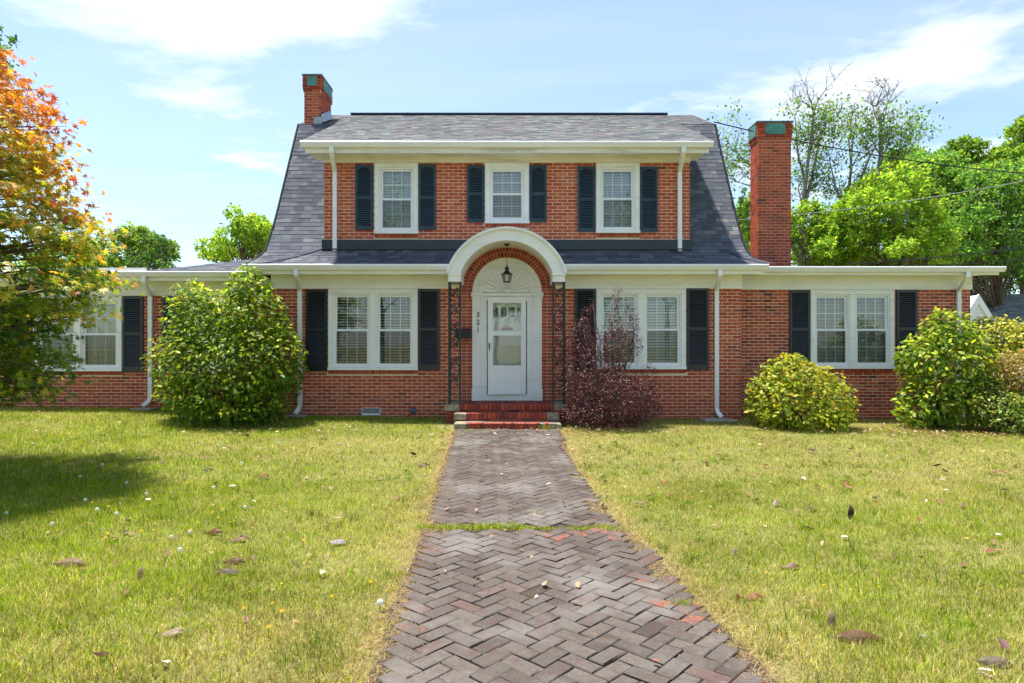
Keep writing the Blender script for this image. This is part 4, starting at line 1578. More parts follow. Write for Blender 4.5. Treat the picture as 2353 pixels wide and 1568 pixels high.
for a in (-0.085, 0.075):
    m_ = MB()
    m_.prism([(tx + a + 0.034 * math.cos(t), ty - 0.004, tz - 0.025 + 0.034 * math.sin(t)) for t in np.linspace(2 * math.pi, 0, 15)[:-1]], (0, 0.014, 0))
    w_ = m_.build("wheel", M["teal"], ts)
    m_ = MB()
    m_.prism([(tx + a + 0.015 * math.cos(t), ty - 0.007, tz - 0.025 + 0.015 * math.sin(t)) for t in np.linspace(2 * math.pi, 0, 11)[:-1]], (0, 0.0028, 0))
    m_.build("hub", M["vinyl"], w_)
m_ = MB()
m_.box(tx - 0.125, tx + 0.115, ty, ty + 0.008, tz - 0.13, tz - 0.08)
m_.build("plaque", M["vinyl"], ts)
m_ = MB()
for i in range(9):
    a = tx - 0.105 + i * 0.017
    m_.box(a, a + 0.010, ty - 0.003, ty - 0.0005, tz - 0.113, tz - 0.096 + 0.006 * (i % 3 == 0))
m_.build("lettering", M["pink"], ts)
m_ = MB()
for a in (-0.07, 0.06):
    m_.tube([(tx + a, ty, tz + 0.03), (tx - 0.005, ty, tz + 0.22)], 0.003, 4)
m_.tube([(tx - 0.09, ty + 0.004, tz - 0.02), (tx - 0.09, ty + 0.004, tz - 0.08)], 0.002, 4)
m_.tube([(tx + 0.075, ty + 0.004, tz - 0.02), (tx + 0.075, ty + 0.004, tz - 0.08)], 0.002, 4)
m_.build("string", M["string"], ts)

# splash blocks under the downspouts
for (u, v, Y, w, d, lab) in ((1648, 962, 13.1, 0.62, 0.5, "flat concrete splash block under the downspout beside the small camellia"), (332, 940, 13.6, 0.4, 0.35, "concrete splash block under the downspout left of the big camellia"),
                             (681, 958, 13.2, 0.35, 0.3, "concrete splash block under the downspout hidden by the big camellia")):
    p = at(u, v, Y)
    z = gzf(p.x, Y)
    m_ = rounded_brick(w, d, 0.045, 0.012, 0.5, "", None)
    m_.v = [(a + p.x, b + Y, c + z + 0.012 - (b / d) * 0.012) for a, b, c in m_.v]
    set_props(m_.build("splash_block", M["concrete"]), lab, "splash block", "splash blocks under downspouts")

# ================================================================== PLANTS
T_OVAL = (np.array([[0, 0, 0], [0.30, 0.24, 0.045], [0.68, 0.22, 0.05], [1.0, 0, -0.05], [0.68, -0.22, 0.05], [0.30, -0.24, 0.045], [0.5, 0, 0.0]]),
          [np.array([[0, 6, 2, 1], [6, 3, 2, 2]])[:1], np.array([[6, 3, 2], [0, 5, 6], [5, 4, 6], [6, 4, 3]])])
T_OVAL = (T_OVAL[0], [np.array([[0, 6, 2, 1], [0, 5, 4, 6]]), np.array([[6, 3, 2], [6, 4, 3]])])
T_SMALL = (np.array([[0, 0, 0], [0.5, 0.27, 0.06], [1.0, 0, 0], [0.5, -0.27, 0.06]]), [np.array([[0, 2, 1], [0, 3, 2]])])
_mp = []
for k in range(7):
    th = math.radians(-132 + k * 44)
    L = [0.45, 0.75, 0.95, 1.0, 0.95, 0.75, 0.45][k]
    _mp.append((0.36 + L * 0.72 * math.cos(th), L * 0.72 * math.sin(th), -0.07 * L))
    if k < 6:
        t2 = math.radians(-132 + k * 44 + 22)
        _mp.append((0.36 + 0.25 * math.cos(t2), 0.25 * math.sin(t2), 0.0))
_mp = np.array([(0.36, 0, 0.04)] + _mp)
T_MAPLE = (_mp, [np.array([[0, i, i + 1] for i in range(1, len(_mp) - 1)])])


def basis(nrm, axis):
    n = unit(nrm)
    a = unit(axis - n * (axis * n).sum(-1, keepdims=True))
    b = np.cross(n, a)
    return np.stack([a, b, n], 1)       # rows: local x, y, z


def leaves(pos, nrm, axis, size, tmpl, col):
    V0, polys = tmpl
    R = basis(nrm, axis)
    V = pos[:, None, :] + size[:, None, None] * np.einsum("kj,nji->nki", V0, R)
    k = len(V0)
    off = (np.arange(len(pos)) * k)[:, None, None]
    P = [(p[None] + off).reshape(-1, p.shape[1]) for p in polys]
    C = np.repeat(col, k, 0)
    return V.reshape(-1, 3), P, C


def palette(n, cols, w, jit=0.18, rng=RNG):
    c = np.array(cols)[rng.choice(len(cols), n, p=np.array(w) / sum(w))]
    return np.clip(c * (1 + rng.normal(0, jit, (n, 1))) * (1 + rng.normal(0, jit * 0.35, (n, 3))), 0.003, 0.9)


def in_blob(p, blobs, k):
    ok = np.zeros(len(p), bool)
    for b in blobs:
        d = (p - np.array(b[:3])) / np.array(b[3:6])
        ok |= (d * d).sum(1) < k * k
    return ok


def shell_points(blobs, n, rng, lo=0.72, hi=1.06, inner=0.3, ground=True, bump=0.13):
    """points and outward normals through the outer shell of a union of ellipsoids"""
    A = np.array([(b[3] * b[4] + b[4] * b[5] + b[3] * b[5]) * (b[6] if len(b) > 6 else 1) for b in blobs])
    which = rng.choice(len(blobs), n, p=A / A.sum())
    B = np.array([b[:6] for b in blobs])[which]
    d = unit(rng.normal(size=(n, 3)))
    ph = rng.random((6, 3)) * 6
    w = sum(np.sin(d @ (unit(rng.normal(size=3)) * f) + ph[i, 0]) for i, f in enumerate((4, 6, 8, 11, 13, 17))) / 6
    r = np.where(rng.random(n) < inner, rng.uniform(0.35, lo, n), rng.uniform(lo, hi, n)) * (1 + bump * 2 * w)
    p = B[:, :3] + d * B[:, 3:6] * r[:, None]
    nr = unit(d / B[:, 3:6])
    keep = ~in_blob(p, [[*b[:6]] for b in blobs], 0.60) | (rng.random(n) < 0.25)
    if ground:
        keep &= p[:, 2] > gz(p[:, 0], p[:, 1]) + 0.02
    return p[keep], nr[keep], r[keep]


LEAFVARS = {}


def leaf_objects(root, pos, nrm, axis, size, tmpl, col, mat, key, nvar=10):
    """a limited number of leaves as objects of their own, sharing mesh data"""
    if key not in LEAFVARS:
        LEAFVARS[key] = {}
    R = basis(nrm, axis)
    order = np.argsort(col[:, 0] - col[:, 1] * 0.7)
    rank = np.empty(len(order), int)
    rank[order] = np.arange(len(order)) * nvar // len(order)
    for v in range(nvar):
        sel = np.where(rank == v)[0]
        if len(sel):
            c = col[sel[len(sel) // 2]]
            LEAFVARS[key][v] = make_mesh("leaf_blade", tmpl[0], tmpl[1], mat, col=np.repeat(c[None], len(tmpl[0]), 0))
    for i in range(len(pos)):
        o = link("leaf", LEAFVARS[key][rank[i]], root, Vector(pos[i]))
        o.rotation_euler = Matrix(R[i].T.tolist()).to_euler()
        s = float(size[i])
        o.scale = (s, s, s)


def stems(root, base, blobs, n, r0, mat, name="stem", rng=RNG, trunk_h=0.25):
    mb_ = MB()
    for i in range(n):
        b = blobs[rng.integers(len(blobs))]
        d = unit(rng.normal(size=3) + np.array([0, 0, 0.5]))
        tip = np.array(b[:3]) + d * np.array(b[3:6]) * rng.uniform(0.5, 0.98)
        s = np.array([base[0] + rng.normal(0, r0 * 2.5), base[1] + rng.normal(0, r0 * 2.5), base[2] - 0.03])
        m1 = s * 0.65 + tip * 0.35 + np.array([0, 0, 0.12]) + rng.normal(0, 0.06, 3)
        m2 = s * 0.3 + tip * 0.7 + rng.normal(0, 0.06, 3)
        mb_.tube([s, m1, m2, tip], [r0, r0 * 0.65, r0 * 0.4, r0 * 0.12], 5)
    return mb_.build(name, mat, root, smooth=True)


def shrub(name, label, cat, group, base, blobs, n, size, tmpl, cols, w, mat, seed, single=0, tipcols=None, up=0.55, jit=0.18, n_stem=26, key=None, hole=None, inner=0.3):
    rng = np.random.default_rng(seed)
    root = empty(name, base, label, cat, group)
    stems(root, base, blobs, n_stem, 0.016, M["bark"], "stem", rng)
    p, nr, r = shell_points(blobs, n, rng, inner=inner)
    if hole is not None:
        k = ~hole(p)
        p, nr, r = p[k], nr[k], r[k]
    n = len(p)
    rnd = rng.normal(size=(n, 3))
    nn = unit(nr * 0.5 + np.array([0, -0.15, up]) + rnd * 0.42)
    ax = unit(nr * 0.9 + rng.normal(size=(n, 3)) * 0.75 + np.array([0, 0, -0.15]))
    sz = size * rng.uniform(0.65, 1.2, n)
    c = palette(n, cols, w, jit, rng)
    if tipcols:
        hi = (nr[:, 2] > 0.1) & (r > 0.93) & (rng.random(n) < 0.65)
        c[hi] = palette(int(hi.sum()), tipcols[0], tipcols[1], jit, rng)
    own = np.zeros(n, bool)
    if single:
        cand = np.where((nr[:, 1] < -0.25) & (r > 0.9))[0]
        cand = cand[np.argsort(-(r[cand] + rng.random(len(cand)) * 0.15))][:single]
        own[cand] = True
        leaf_objects(root, p[own], nn[own], ax[own], sz[own], tmpl, c[own], mat, key or name)
    V, P, C = leaves(p[~own], nn[~own], ax[~own], sz[~own], tmpl, c[~own])
    me_ = make_mesh("foliage", V - np.array(base), P, mat, col=C)
    o = link("foliage", me_, root, Vector(base))
    o["kind"] = "stuff"
    return root


def bl(u, v, Y, ru, rv, ry):
    """ellipsoid centred where (u, v) is seen at depth Y, radii given in photograph pixels"""
    c = at(u, v, Y)
    return (c.x, c.y, c.z, ru * Y / FD, ry, rv * Y / FD)


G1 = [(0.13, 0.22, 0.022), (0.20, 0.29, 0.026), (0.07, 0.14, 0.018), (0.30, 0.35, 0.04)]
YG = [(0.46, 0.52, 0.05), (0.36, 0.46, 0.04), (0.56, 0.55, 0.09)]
b0 = at(545, 965, 12.55)
shrub("camellia_bush", "big rounded glossy green camellia with two peaks standing before the downspout", "bush", "camellias along the front wall",
      (b0.x, b0.y, gzf(b0.x, b0.y)),
      [bl(530, 830, 12.5, 150, 125, 1.1), bl(470, 745, 12.55, 75, 85, .8), bl(580, 735, 12.6, 75, 95, .8), bl(440, 700, 12.6, 42, 55, .5), bl(572, 660, 12.6, 40, 48, .5), bl(640, 830, 12.5, 55, 95, .7), bl(420, 850, 12.5, 55, 100, .7), bl(510, 910, 12.4, 120, 60, .9), bl(560, 940, 12.4, 100, 35, .8)],
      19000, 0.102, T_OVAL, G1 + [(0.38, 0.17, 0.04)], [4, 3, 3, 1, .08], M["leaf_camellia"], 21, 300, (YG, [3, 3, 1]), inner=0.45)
b0 = at(1838, 985, 12.3)
shrub("camellia_bush", "low domed yellow green camellia under the window of the flat roofed wing", "bush", "camellias along the front wall",
      (b0.x, b0.y, gzf(b0.x, b0.y)),
      [bl(1835, 905, 12.3, 105, 75, .85), bl(1815, 860, 12.3, 62, 45, .55), bl(1770, 920, 12.3, 50, 60, .6), bl(1905, 930, 12.3, 55, 55, .6), bl(1840, 950, 12.2, 110, 35, .8), bl(1830, 825, 12.3, 12, 16, .12)],
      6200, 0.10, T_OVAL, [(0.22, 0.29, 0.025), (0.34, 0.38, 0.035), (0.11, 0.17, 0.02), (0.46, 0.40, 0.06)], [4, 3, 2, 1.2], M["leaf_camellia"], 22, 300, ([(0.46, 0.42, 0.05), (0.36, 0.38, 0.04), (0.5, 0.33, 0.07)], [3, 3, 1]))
b0 = at(2150, 985, 12.6)
shrub("camellia_bush", "tall open camellia in front of the downspout at the end of the flat roofed wing", "bush", "camellias along the front wall",
      (b0.x, b0.y, gzf(b0.x, b0.y)),
      [bl(2160, 850, 12.6, 75, 95, .8), bl(2175, 765, 12.6, 45, 55, .5), bl(2120, 830, 12.6, 50, 60, .55), bl(2215, 830, 12.6, 55, 90, .6), bl(2130, 925, 12.5, 55, 55, .6), bl(2195, 930, 12.5, 60, 50, .6), bl(2090, 815, 12.6, 24, 26, .3), bl(2100, 950, 12.4, 35, 26, .4), bl(2160, 735, 12.6, 18, 25, .2)],
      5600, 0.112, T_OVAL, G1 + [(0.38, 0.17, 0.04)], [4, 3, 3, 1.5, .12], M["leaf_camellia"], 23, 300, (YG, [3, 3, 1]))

PUR = [(0.080, 0.028, 0.034), (0.13, 0.040, 0.042), (0.040, 0.018, 0.022), (0.19, 0.10, 0.065)]
b0 = at(1395, 985, 12.2)
rng_l = np.random.default_rng(5)
lor = [bl(1395, 905, 12.2, 95, 62, .8), bl(1350, 860, 12.25, 55, 70, .6), bl(1440, 920, 12.2, 75, 55, .7), bl(1385, 950, 12.1, 100, 32, .75), bl(1340, 790, 12.3, 26, 60, .3), bl(1420, 800, 12.3, 34, 55, .3)]
for (u, v, ru, rv) in [(1415, 690, 9, 32), (1412, 740, 17, 32), (1345, 735, 14, 30), (1330, 770, 20, 30), (1455, 745, 14, 32), (1462, 790, 15, 24), (1310, 790, 17, 22), (1490, 850, 20, 16), (1503, 880, 16, 14), (1292, 830, 14, 24), (1378, 790, 18, 40), (1425, 665, 5, 9), (1480, 905, 28, 22), (1440, 700, 7, 18), (1360, 705, 7, 20), (1500, 940, 22, 16)]:
    lor.append((*bl(u, v, 12.3, ru, rv, ru * .008)[:3], *bl(u, v, 12.3, ru, rv, ru * .008)[3:], 0.65))
shrub("loropetalum_bush", "dark purple leaved shrub with wispy upright shoots beside the front steps", "bush", None,
      (b0.x, b0.y, gzf(b0.x, b0.y)), lor, 27000, 0.038, T_SMALL, PUR, [4, 3, 3, 0.7], M["leaf_purple"], 24, 0, ([(0.30, 0.055, 0.06), (0.18, 0.10, 0.05), (0.10, 0.03, 0.045), (0.38, 0.22, 0.16)], [1.4, 1, 3, 0.5]), up=0.3, n_stem=60, inner=0.2)

b0 = at(2320, 995, 12.2)
shrub("azalea_bush", "bronze tinted azalea at the end of the row with orange leaf tips", "bush", "azaleas at the end of the wall",
      (b0.x, b0.y, gzf(b0.x, b0.y)), [bl(2340, 860, 12.3, 65, 60, .7), bl(2370, 840, 12.4, 55, 40, .6), bl(2290, 850, 12.4, 40, 35, .5), bl(2400, 870, 12.3, 60, 70, .7)],
      8500, 0.062, T_SMALL, [(0.16, 0.17, 0.025), (0.30, 0.18, 0.05), (0.24, 0.24, 0.035), (0.40, 0.22, 0.09)], [3, 3, 3, 1.5], M["leaf_azalea"], 25, 0, ([(0.48, 0.27, 0.10), (0.40, 0.36, 0.05)], [2, 2]))
b0 = at(2290, 1000, 11.9)
shrub("azalea_bush", "low green azalea spreading onto the lawn below the bronze one", "bush", "azaleas at the end of the wall",
      (b0.x, b0.y, gzf(b0.x, b0.y)), [bl(2290, 935, 11.9, 55, 35, .5), bl(2330, 965, 11.7, 60, 35, .5), bl(2380, 960, 11.7, 60, 60, .6), bl(2262, 890, 12.2, 32, 35, .35)],
      5600, 0.075, T_SMALL, [(0.12, 0.20, 0.02), (0.20, 0.27, 0.03), (0.07, 0.12, 0.015)], [3, 3, 2], M["leaf_azalea"], 26, 0, ([(0.34, 0.40, 0.05), (0.42, 0.34, 0.06)], [3, 1.3]))
b0 = at(2300, 985, 14.0)
shrub("azalea_bush", "bright yellow green shrub behind the bronze azalea before the neighbouring roof", "bush", "azaleas at the end of the wall",
      (b0.x + .3, b0.y, gzf(b0.x, b0.y)), [bl(2285, 790, 13.6, 52, 62, .6), bl(2330, 785, 13.6, 58, 55, .6), bl(2385, 785, 13.6, 55, 50, .6), bl(2262, 748, 13.6, 22, 20, .25)],
      5600, 0.09, T_OVAL, [(0.38, 0.40, 0.035), (0.50, 0.46, 0.05), (0.20, 0.25, 0.025)], [3, 3, 2], M["leaf_azalea"], 27, 0, ([(0.52, 0.46, 0.05), (0.44, 0.44, 0.05)], [2, 2]))

# ------------------------------------------------------------------ japanese maple
rng = np.random.default_rng(77)
MX, MY = -7.05, 7.3
mz = gzf(MX, MY)
maple = empty("japanese_maple", (MX, MY, mz), "spreading maple with star shaped leaves turning from green to orange and red", "tree")
prof_z = [0.85, 1.1, 1.5, 2.0, 2.45, 2.9, 3.4, 3.9, 4.4, 4.75, 5.2]
prof_r = [1.65, 1.95, 2.08, 2.28, 2.74, 2.40, 2.18, 2.06, 1.94, 1.72, 1.1]
limbs = MB()
trk = [(MX, MY, mz - 0.1), (MX + 0.05, MY, 0.5), (MX - 0.05, MY + 0.05, 1.3), (MX + 0.05, MY, 2.4), (MX, MY, 3.6), (MX + 0.1, MY, 4.8)]
limbs.tube(trk, [0.15, 0.12, 0.10, 0.075, 0.045, 0.012], 9)
P_, N_, A_, H_, O_, SP_ = [], [], [], [], [], []
zs_ = np.arange(0.92, 5.15, 0.145)
for z in zs_:
    R_ = float(np.interp(z, prof_z, prof_r))
    nsp = int(15 + 9 * R_)
    for k in range(nsp):
        az = rng.uniform(0, 2 * math.pi)
        if abs(((az + math.pi) % (2 * math.pi)) - math.pi) < 0.9 or rng.random() < 0.62:
            pass
        rr = R_ * rng.choice([rng.uniform(0.78, 1.0), rng.uniform(0.3, 0.8)], p=[0.62, 0.38])
        out = np.array([math.cos(az), math.sin(az), 0])
        zz = z + rng.normal(0, 0.06)
        c = np.array([MX, MY, zz]) + out * (rr - 0.27)
        if c[0] < -9.3:
            continue
        L = rng.uniform(0.26, 0.44)
        n = int(rng.uniform(30, 52))
        q = rng.normal(size=(n, 3)) * np.array([L * 0.5, L * 0.36, 0.05])
        ang_ = az
        x = q[:, 0] * math.cos(ang_) - q[:, 1] * math.sin(ang_)
        y = q[:, 0] * math.sin(ang_) + q[:, 1] * math.cos(ang_)
        droop = -0.22 * np.maximum(q[:, 0] + 0.1, 0) - 0.12 * (rr / R_)
        p = c + np.stack([x, y, q[:, 2] + droop], 1)
        P_.append(p)
        nn = unit(np.array([0, 0, 0.75]) + out * 0.45 + rng.normal(size=(n, 3)) * 0.42)
        N_.append(nn)
        A_.append(unit(out * 0.9 + np.array([0, 0, -0.35]) + rng.normal(size=(n, 3)) * 0.5))
        H_.append(np.full(n, zz))
        SP_.append(np.full(n, rng.normal(0, .13)))
        O_.append(np.full(n, rr / R_) + q[:, 0] * 0.4)
        if rng.random() < 0.55:
            s0 = np.array([MX, MY, max(zz - 0.25 - rr * 0.25, 0.7)])
            e = c + out * L * 0.5 + np.array([0, 0, -0.14])
            m1 = s0 * 0.6 + e * 0.4 + np.array([0, 0, 0.14]) + rng.normal(0, 0.05, 3)
            limbs.tube([s0, m1, s0 * 0.25 + e * 0.75 + np.array([0, 0, 0.05]), e], [0.026, 0.016, 0.009, 0.003], 5)
limbs.build("trunk", M["bark"], maple, smooth=True)
P_, N_, A_, H_, O_, SP_ = (np.concatenate(a) for a in (P_, N_, A_, H_, O_, SP_))
n = len(P_)
f = np.clip((H_ - 2.3) / 2.3, 0, 1) * 0.56 + 0.09 + np.clip(O_ - 0.86, 0, 0.5) * 1.25 * np.clip((H_ - 0.6) / 1.8, 0.15, 1) + SP_ + rng.normal(0, 0.13, n) + 0.25 * (vnoise(P_[:, 0] * 3 + 50, P_[:, 2] * 3 + P_[:, 1] + 50, 0.8, 9) - 0.5)
stops = np.array([-0.2, 0.18, 0.36, 0.52, 0.68, 0.86, 1.1])
cc = np.array([(0.05, 0.13, 0.016), (0.14, 0.26, 0.022), (0.34, 0.38, 0.03), (0.58, 0.46, 0.045), (0.58, 0.28, 0.04), (0.42, 0.11, 0.03), (0.24, 0.045, 0.03)])
Cm = np.stack([np.interp(f, stops, cc[:, i]) for i in range(3)], 1) * (1 + rng.normal(0, 0.16, (n, 1)))
Cm = np.clip(Cm, 0.004, 0.9)
S_ = rng.uniform(0.075, 0.125, n)
vis = np.where((P_[:, 0] / P_[:, 1] * FD + 1176 > 0) & (P_[:, 1] < 7.6))[0]
vis = vis[np.argsort(P_[vis, 1] - S_[vis] * 4)][:300]
own = np.zeros(n, bool)
own[vis] = True
leaf_objects(maple, P_[own], N_[own], A_[own], S_[own], T_MAPLE, Cm[own], M["leaf_maple"], "maple", 16)
V, P, C = leaves(P_[~own], N_[~own], A_[~own], S_[~own], T_MAPLE, Cm[~own])
o = link("foliage", make_mesh("foliage", V - np.array([MX, MY, mz]), P, M["leaf_maple"], col=C), maple, Vector((MX, MY, mz)))
o["kind"] = "stuff"
print("maple leaves", n)


# ------------------------------------------------------------------ trees beyond the house
def tree(name, label, group, x, y, h, blobs, n, size, cols, w, seed, tr=0.22, mat="leaf_tree", bare=0, lo=0.62, inner=0.25, bump=0.2, bark="bark"):
    rng = np.random.default_rng(seed)
    z0 = gzf(x, y) if y < 60 else -0.1
    root = empty(name, (x, y, z0), label, "tree", group)
    tb = MB()
    top = np.array([x, y, z0 + h * 0.8])
    tr = tr * 0.7
    tb.tube([(x, y, z0 - 0.2), (x + rng.normal(0, .1), y, z0 + h * .3), (x + rng.normal(0, .2), y, z0 + h * .55), tuple(top)], [tr, tr * .8, tr * .5, tr * .12], 8)
    for b in blobs:
        for q in range(3):
            d = unit(rng.normal(size=3) + np.array([0, -0.2, 0.4]))
            e = np.array(b[:3]) + d * np.array(b[3:6]) * rng.uniform(0.55, 0.95)
            s = np.array([x, y, z0 + min(h * rng.uniform(.25, .6), e[2] - z0 - .2 if e[2] - z0 > 1 else 1)])
            tb.tube([s, s * .5 + e * .5 + rng.normal(0, .25, 3), e], [tr * .22, tr * .13, tr * .03], 5)
    tb.build("trunk", M[bark], root, smooth=True)
    n, size = int(n * 2.0), size * 0.74
    p, nr, r = shell_points(blobs, n, rng, lo=lo, hi=1.08, inner=inner, bump=bump)
    n = len(p)
    # clumps: pull leaves towards a few hundred twig ends so that gaps open between them
    k = max(60, n // 36)
    cen = p[rng.choice(n, k, replace=False)]
    idx = np.concatenate([np.argmin(((chunk[:, None, :] - cen[None]) ** 2).sum(-1), 1) for chunk in np.array_split(p, max(1, n // 2000))])
    p = p * 0.62 + cen[idx] * 0.38
    nn = unit(nr * 0.35 + np.array([0, 0, 0.55]) + rng.normal(size=(n, 3)) * 0.55)
    ax = unit(nr * 0.6 + rng.normal(size=(n, 3)))
    c = palette(n, cols, w, 0.2, rng)
    cj = 1 + rng.normal(0, 0.16, k)
    c = np.clip(c * cj[idx][:, None], 0.004, 0.9)
    V, P, C = leaves(p, nn, ax, size * rng.uniform(.6, 1.3, n), T_SMALL, c)
    o = link("crown", make_mesh("crown", V - np.array([x, y, z0]), P, M[mat], col=C), root, Vector((x, y, z0)))
    o["kind"] = "stuff"
    return root


def crown(rng, blist, Y, ry, sub=4):
    """break a few big lobes into many smaller ones"""
    out = []
    for (u, v, ru, rv) in blist:
        out.append(bl(u, v, Y, ru * 0.8, rv * 0.8, ry * 0.8))
        for _ in range(sub):
            t = rng.uniform(0, 2 * math.pi)
            k = rng.uniform(0.45, 0.85)
            out.append(bl(u + ru * k * math.cos(t), v + rv * k * math.sin(t), Y + rng.normal(0, ry * 0.5), ru * rng.uniform(.28, .45), rv * rng.uniform(.25, .42), ry * rng.uniform(.3, .5)))
    return out


YGR = [(0.18, 0.33, 0.035), (0.27, 0.41, 0.05), (0.10, 0.20, 0.025), (0.36, 0.45, 0.08)]
MGR = [(0.09, 0.22, 0.045), (0.15, 0.29, 0.06), (0.05, 0.13, 0.03), (0.23, 0.35, 0.085)]
DGR = [(0.05, 0.13, 0.03), (0.085, 0.18, 0.035), (0.03, 0.075, 0.02)]
PIN = [(0.17, 0.30, 0.045), (0.25, 0.37, 0.06), (0.09, 0.17, 0.03)]
rr_ = np.random.default_rng(3)
GRB = "trees beyond the flat roofed wing"
for (lab, u, Y, h, bls, n, sz, cols, w, ry) in [
    ("yellow green leafy tree seen between the gable slope and the tall chimney", 1705, 27, 6.5, [(1700, 560, 45, 110), (1725, 500, 30, 60)], 4500, .20, YGR, [3, 3, 2, 1], 2),
    ("bright green bushy tree directly beside the tall chimney", 1880, 26, 7, [(1870, 560, 70, 85), (1850, 520, 50, 60), (1925, 580, 60, 70)], 8500, .20, YGR, [3, 3, 2, 1.2], 2.5),
    ("broad yellow green tree with wide layered limbs above the wing roof", 2030, 25, 8, [(1985, 490, 80, 80), (2080, 500, 85, 65), (2040, 430, 80, 55), (2010, 570, 115, 60), (2120, 565, 70, 55), (1925, 540, 60, 60)], 16000, .20, YGR, [3, 4, 2, 1.5], 2.6),
    ("mid green rounded tree behind the pale layered one", 2110, 34, 10, [(2100, 425, 95, 70), (2130, 400, 70, 50), (2180, 460, 85, 90), (2170, 560, 90, 70), (2010, 440, 60, 50)], 16000, .24, MGR, [3, 3, 2, 2], 3),
    ("fresh green tall tree below the pines", 2290, 31, 10, [(2290, 480, 75, 90), (2340, 420, 70, 80), (2250, 430, 50, 50), (2300, 570, 100, 80), (2220, 550, 80, 80), (2250, 480, 80, 70)], 17000, .23, MGR, [3, 3, 1, 2], 3),
    ("dark shaded tree low behind the neighbouring roof", 2230, 36, 6, [(2200, 590, 80, 75), (2290, 620, 90, 70), (2360, 590, 70, 70)], 9500, .24, DGR, [3, 2, 2], 2.5),
    ("deep green tree closing the gap under the wide limbs", 2110, 38, 5, [(2120, 590, 110, 70), (1990, 620, 110, 50), (1880, 620, 80, 50)], 8000, .25, DGR, [3, 3, 2], 2),
]:
    p = at(u, 784, Y)
    tree("leafy_tree", lab, GRB, p.x, Y, h, crown(rr_, bls, Y, ry), n, sz, cols, w, int(u) + n)

GPN = "pines on the skyline"
for (lab, u, Y, h, bls, n) in [("flat topped pine, lowest of the skyline pines beside the half bare trees", 2095, 42, 12, [(2075, 370, 48, 28), (2110, 395, 55, 30)], 3800),
                               ("broad crowned pine in the middle of the skyline row", 2210, 40, 13, [(2215, 345, 50, 28), (2170, 375, 45, 26), (2255, 380, 48, 28), (2215, 400, 60, 30)], 6200),
                               ("tallest pine, rising highest on the skyline", 2350, 38, 15, [(2350, 330, 35, 30), (2370, 300, 40, 35), (2310, 365, 40, 28), (2360, 385, 60, 35)], 6500)]:
    p = at(u, 784, Y)
    tree("pine_tree", lab, GPN, p.x, Y, h, crown(rr_, bls, Y, 2.2, 6), n, .30, PIN, [3, 3, 2], int(u) + 9, bump=.25)

# half bare trees
def bare_tree(label, pts_limbs, Y, seed, leafn, group):
    rng = np.random.default_rng(seed)
    base = at(pts_limbs[0][0][0], 800, Y)
    base.z = -0.1
    root = empty("half_bare_tree", base, label, "tree", group)
    tb = MB()
    tips = []

    def sub(p, d, L, r, lev):
        pts = [p]
        for i in range(3):
            d = unit(d + rng.normal(size=3) * 0.22 + np.array([0, 0, 0.10]))
            pts.append(pts[-1] + d * L / 3)
        tb.tube([tuple(q) for q in pts], [r, r * .75, r * .5, r * .22], 4)
        tips.append((pts[-1], lev))
        if lev < 2:
            for i in range(1, 4):
                for _ in range(2):
                    sub(pts[i], unit(d + rng.normal(size=3) * 0.75), L * 0.55, r * 0.45, lev + 1)

    for li, (poly_, r) in enumerate([(l[0:-1], l[-1]) for l in pts_limbs]):
        q = [np.array(at(u, v, Y)) + np.array([0, rng.normal(0, .25), 0]) for u, v in poly_]
        if li == 0:
            q[0][2] = -0.2
        k = len(q)
        tb.tube([tuple(a) for a in q], [r * (1 - 0.8 * i / (k - 1)) for i in range(k)], 6)
        for i in range(max(1, k - 4), k):
            for _ in range(3):
                d = unit(q[i] - q[i - 1] + rng.normal(size=3) * 0.5)
                sub(q[i], d, rng.uniform(.7, 1.4), r * 0.22, 0)
    tb.build("trunk", M["twig"], root, smooth=True)
    pos = np.array([t[0] for t in tips])
    keep = (pos[:, 2] < np.percentile(pos[:, 2], 82)) & (rng.random(len(pos)) < 0.30)
    pos = pos[keep]
    p = np.repeat(pos, leafn, 0) + rng.normal(0, 0.20, (len(pos) * leafn, 3))
    n = len(p)
    c = palette(n, MGR + [(0.16, 0.20, 0.04)], [2, 2, 2, 1, 1], 0.2, rng)
    V, P, C = leaves(p, unit(rng.normal(size=(n, 3)) + np.array([0, 0, .6])), rng.normal(size=(n, 3)), .13 * rng.uniform(.6, 1.3, n), T_SMALL, c)
    o = link("crown", make_mesh("crown", V - np.array(base), P, M["leaf_tree"], col=C), root, base)
    o["kind"] = "stuff"


GHB = "half bare trees over the wing roof"
bare_tree("thin half bare tree with a dead top right behind the tall chimney", [[(1835, 790), (1832, 600), (1850, 470), (1852, 350), (1858, 262), .14], [(1850, 470), (1872, 400), (1880, 330), (1888, 285), .07], [(1835, 560), (1790, 420), (1720, 370), (1690, 345), .08], [(1835, 600), (1740, 430), (1700, 415), .08], [(1851, 420), (1838, 350), (1822, 270), .06]], 26, 61, 9, GHB)
bare_tree("forked half bare tree with dead twigs reaching highest above the wide limbs", [[(1960, 800), (1975, 600), (2005, 470), (2020, 360), (2015, 290), (2012, 245), .16], [(2005, 470), (2035, 390), (2060, 350), (2090, 330), .08], [(1975, 600), (1950, 470), (1960, 380), (1948, 320), .10], [(1955, 520), (1915, 430), (1905, 370), .07], [(1965, 440), (1990, 360), (1985, 300), .06]], 26, 62, 9, GHB)

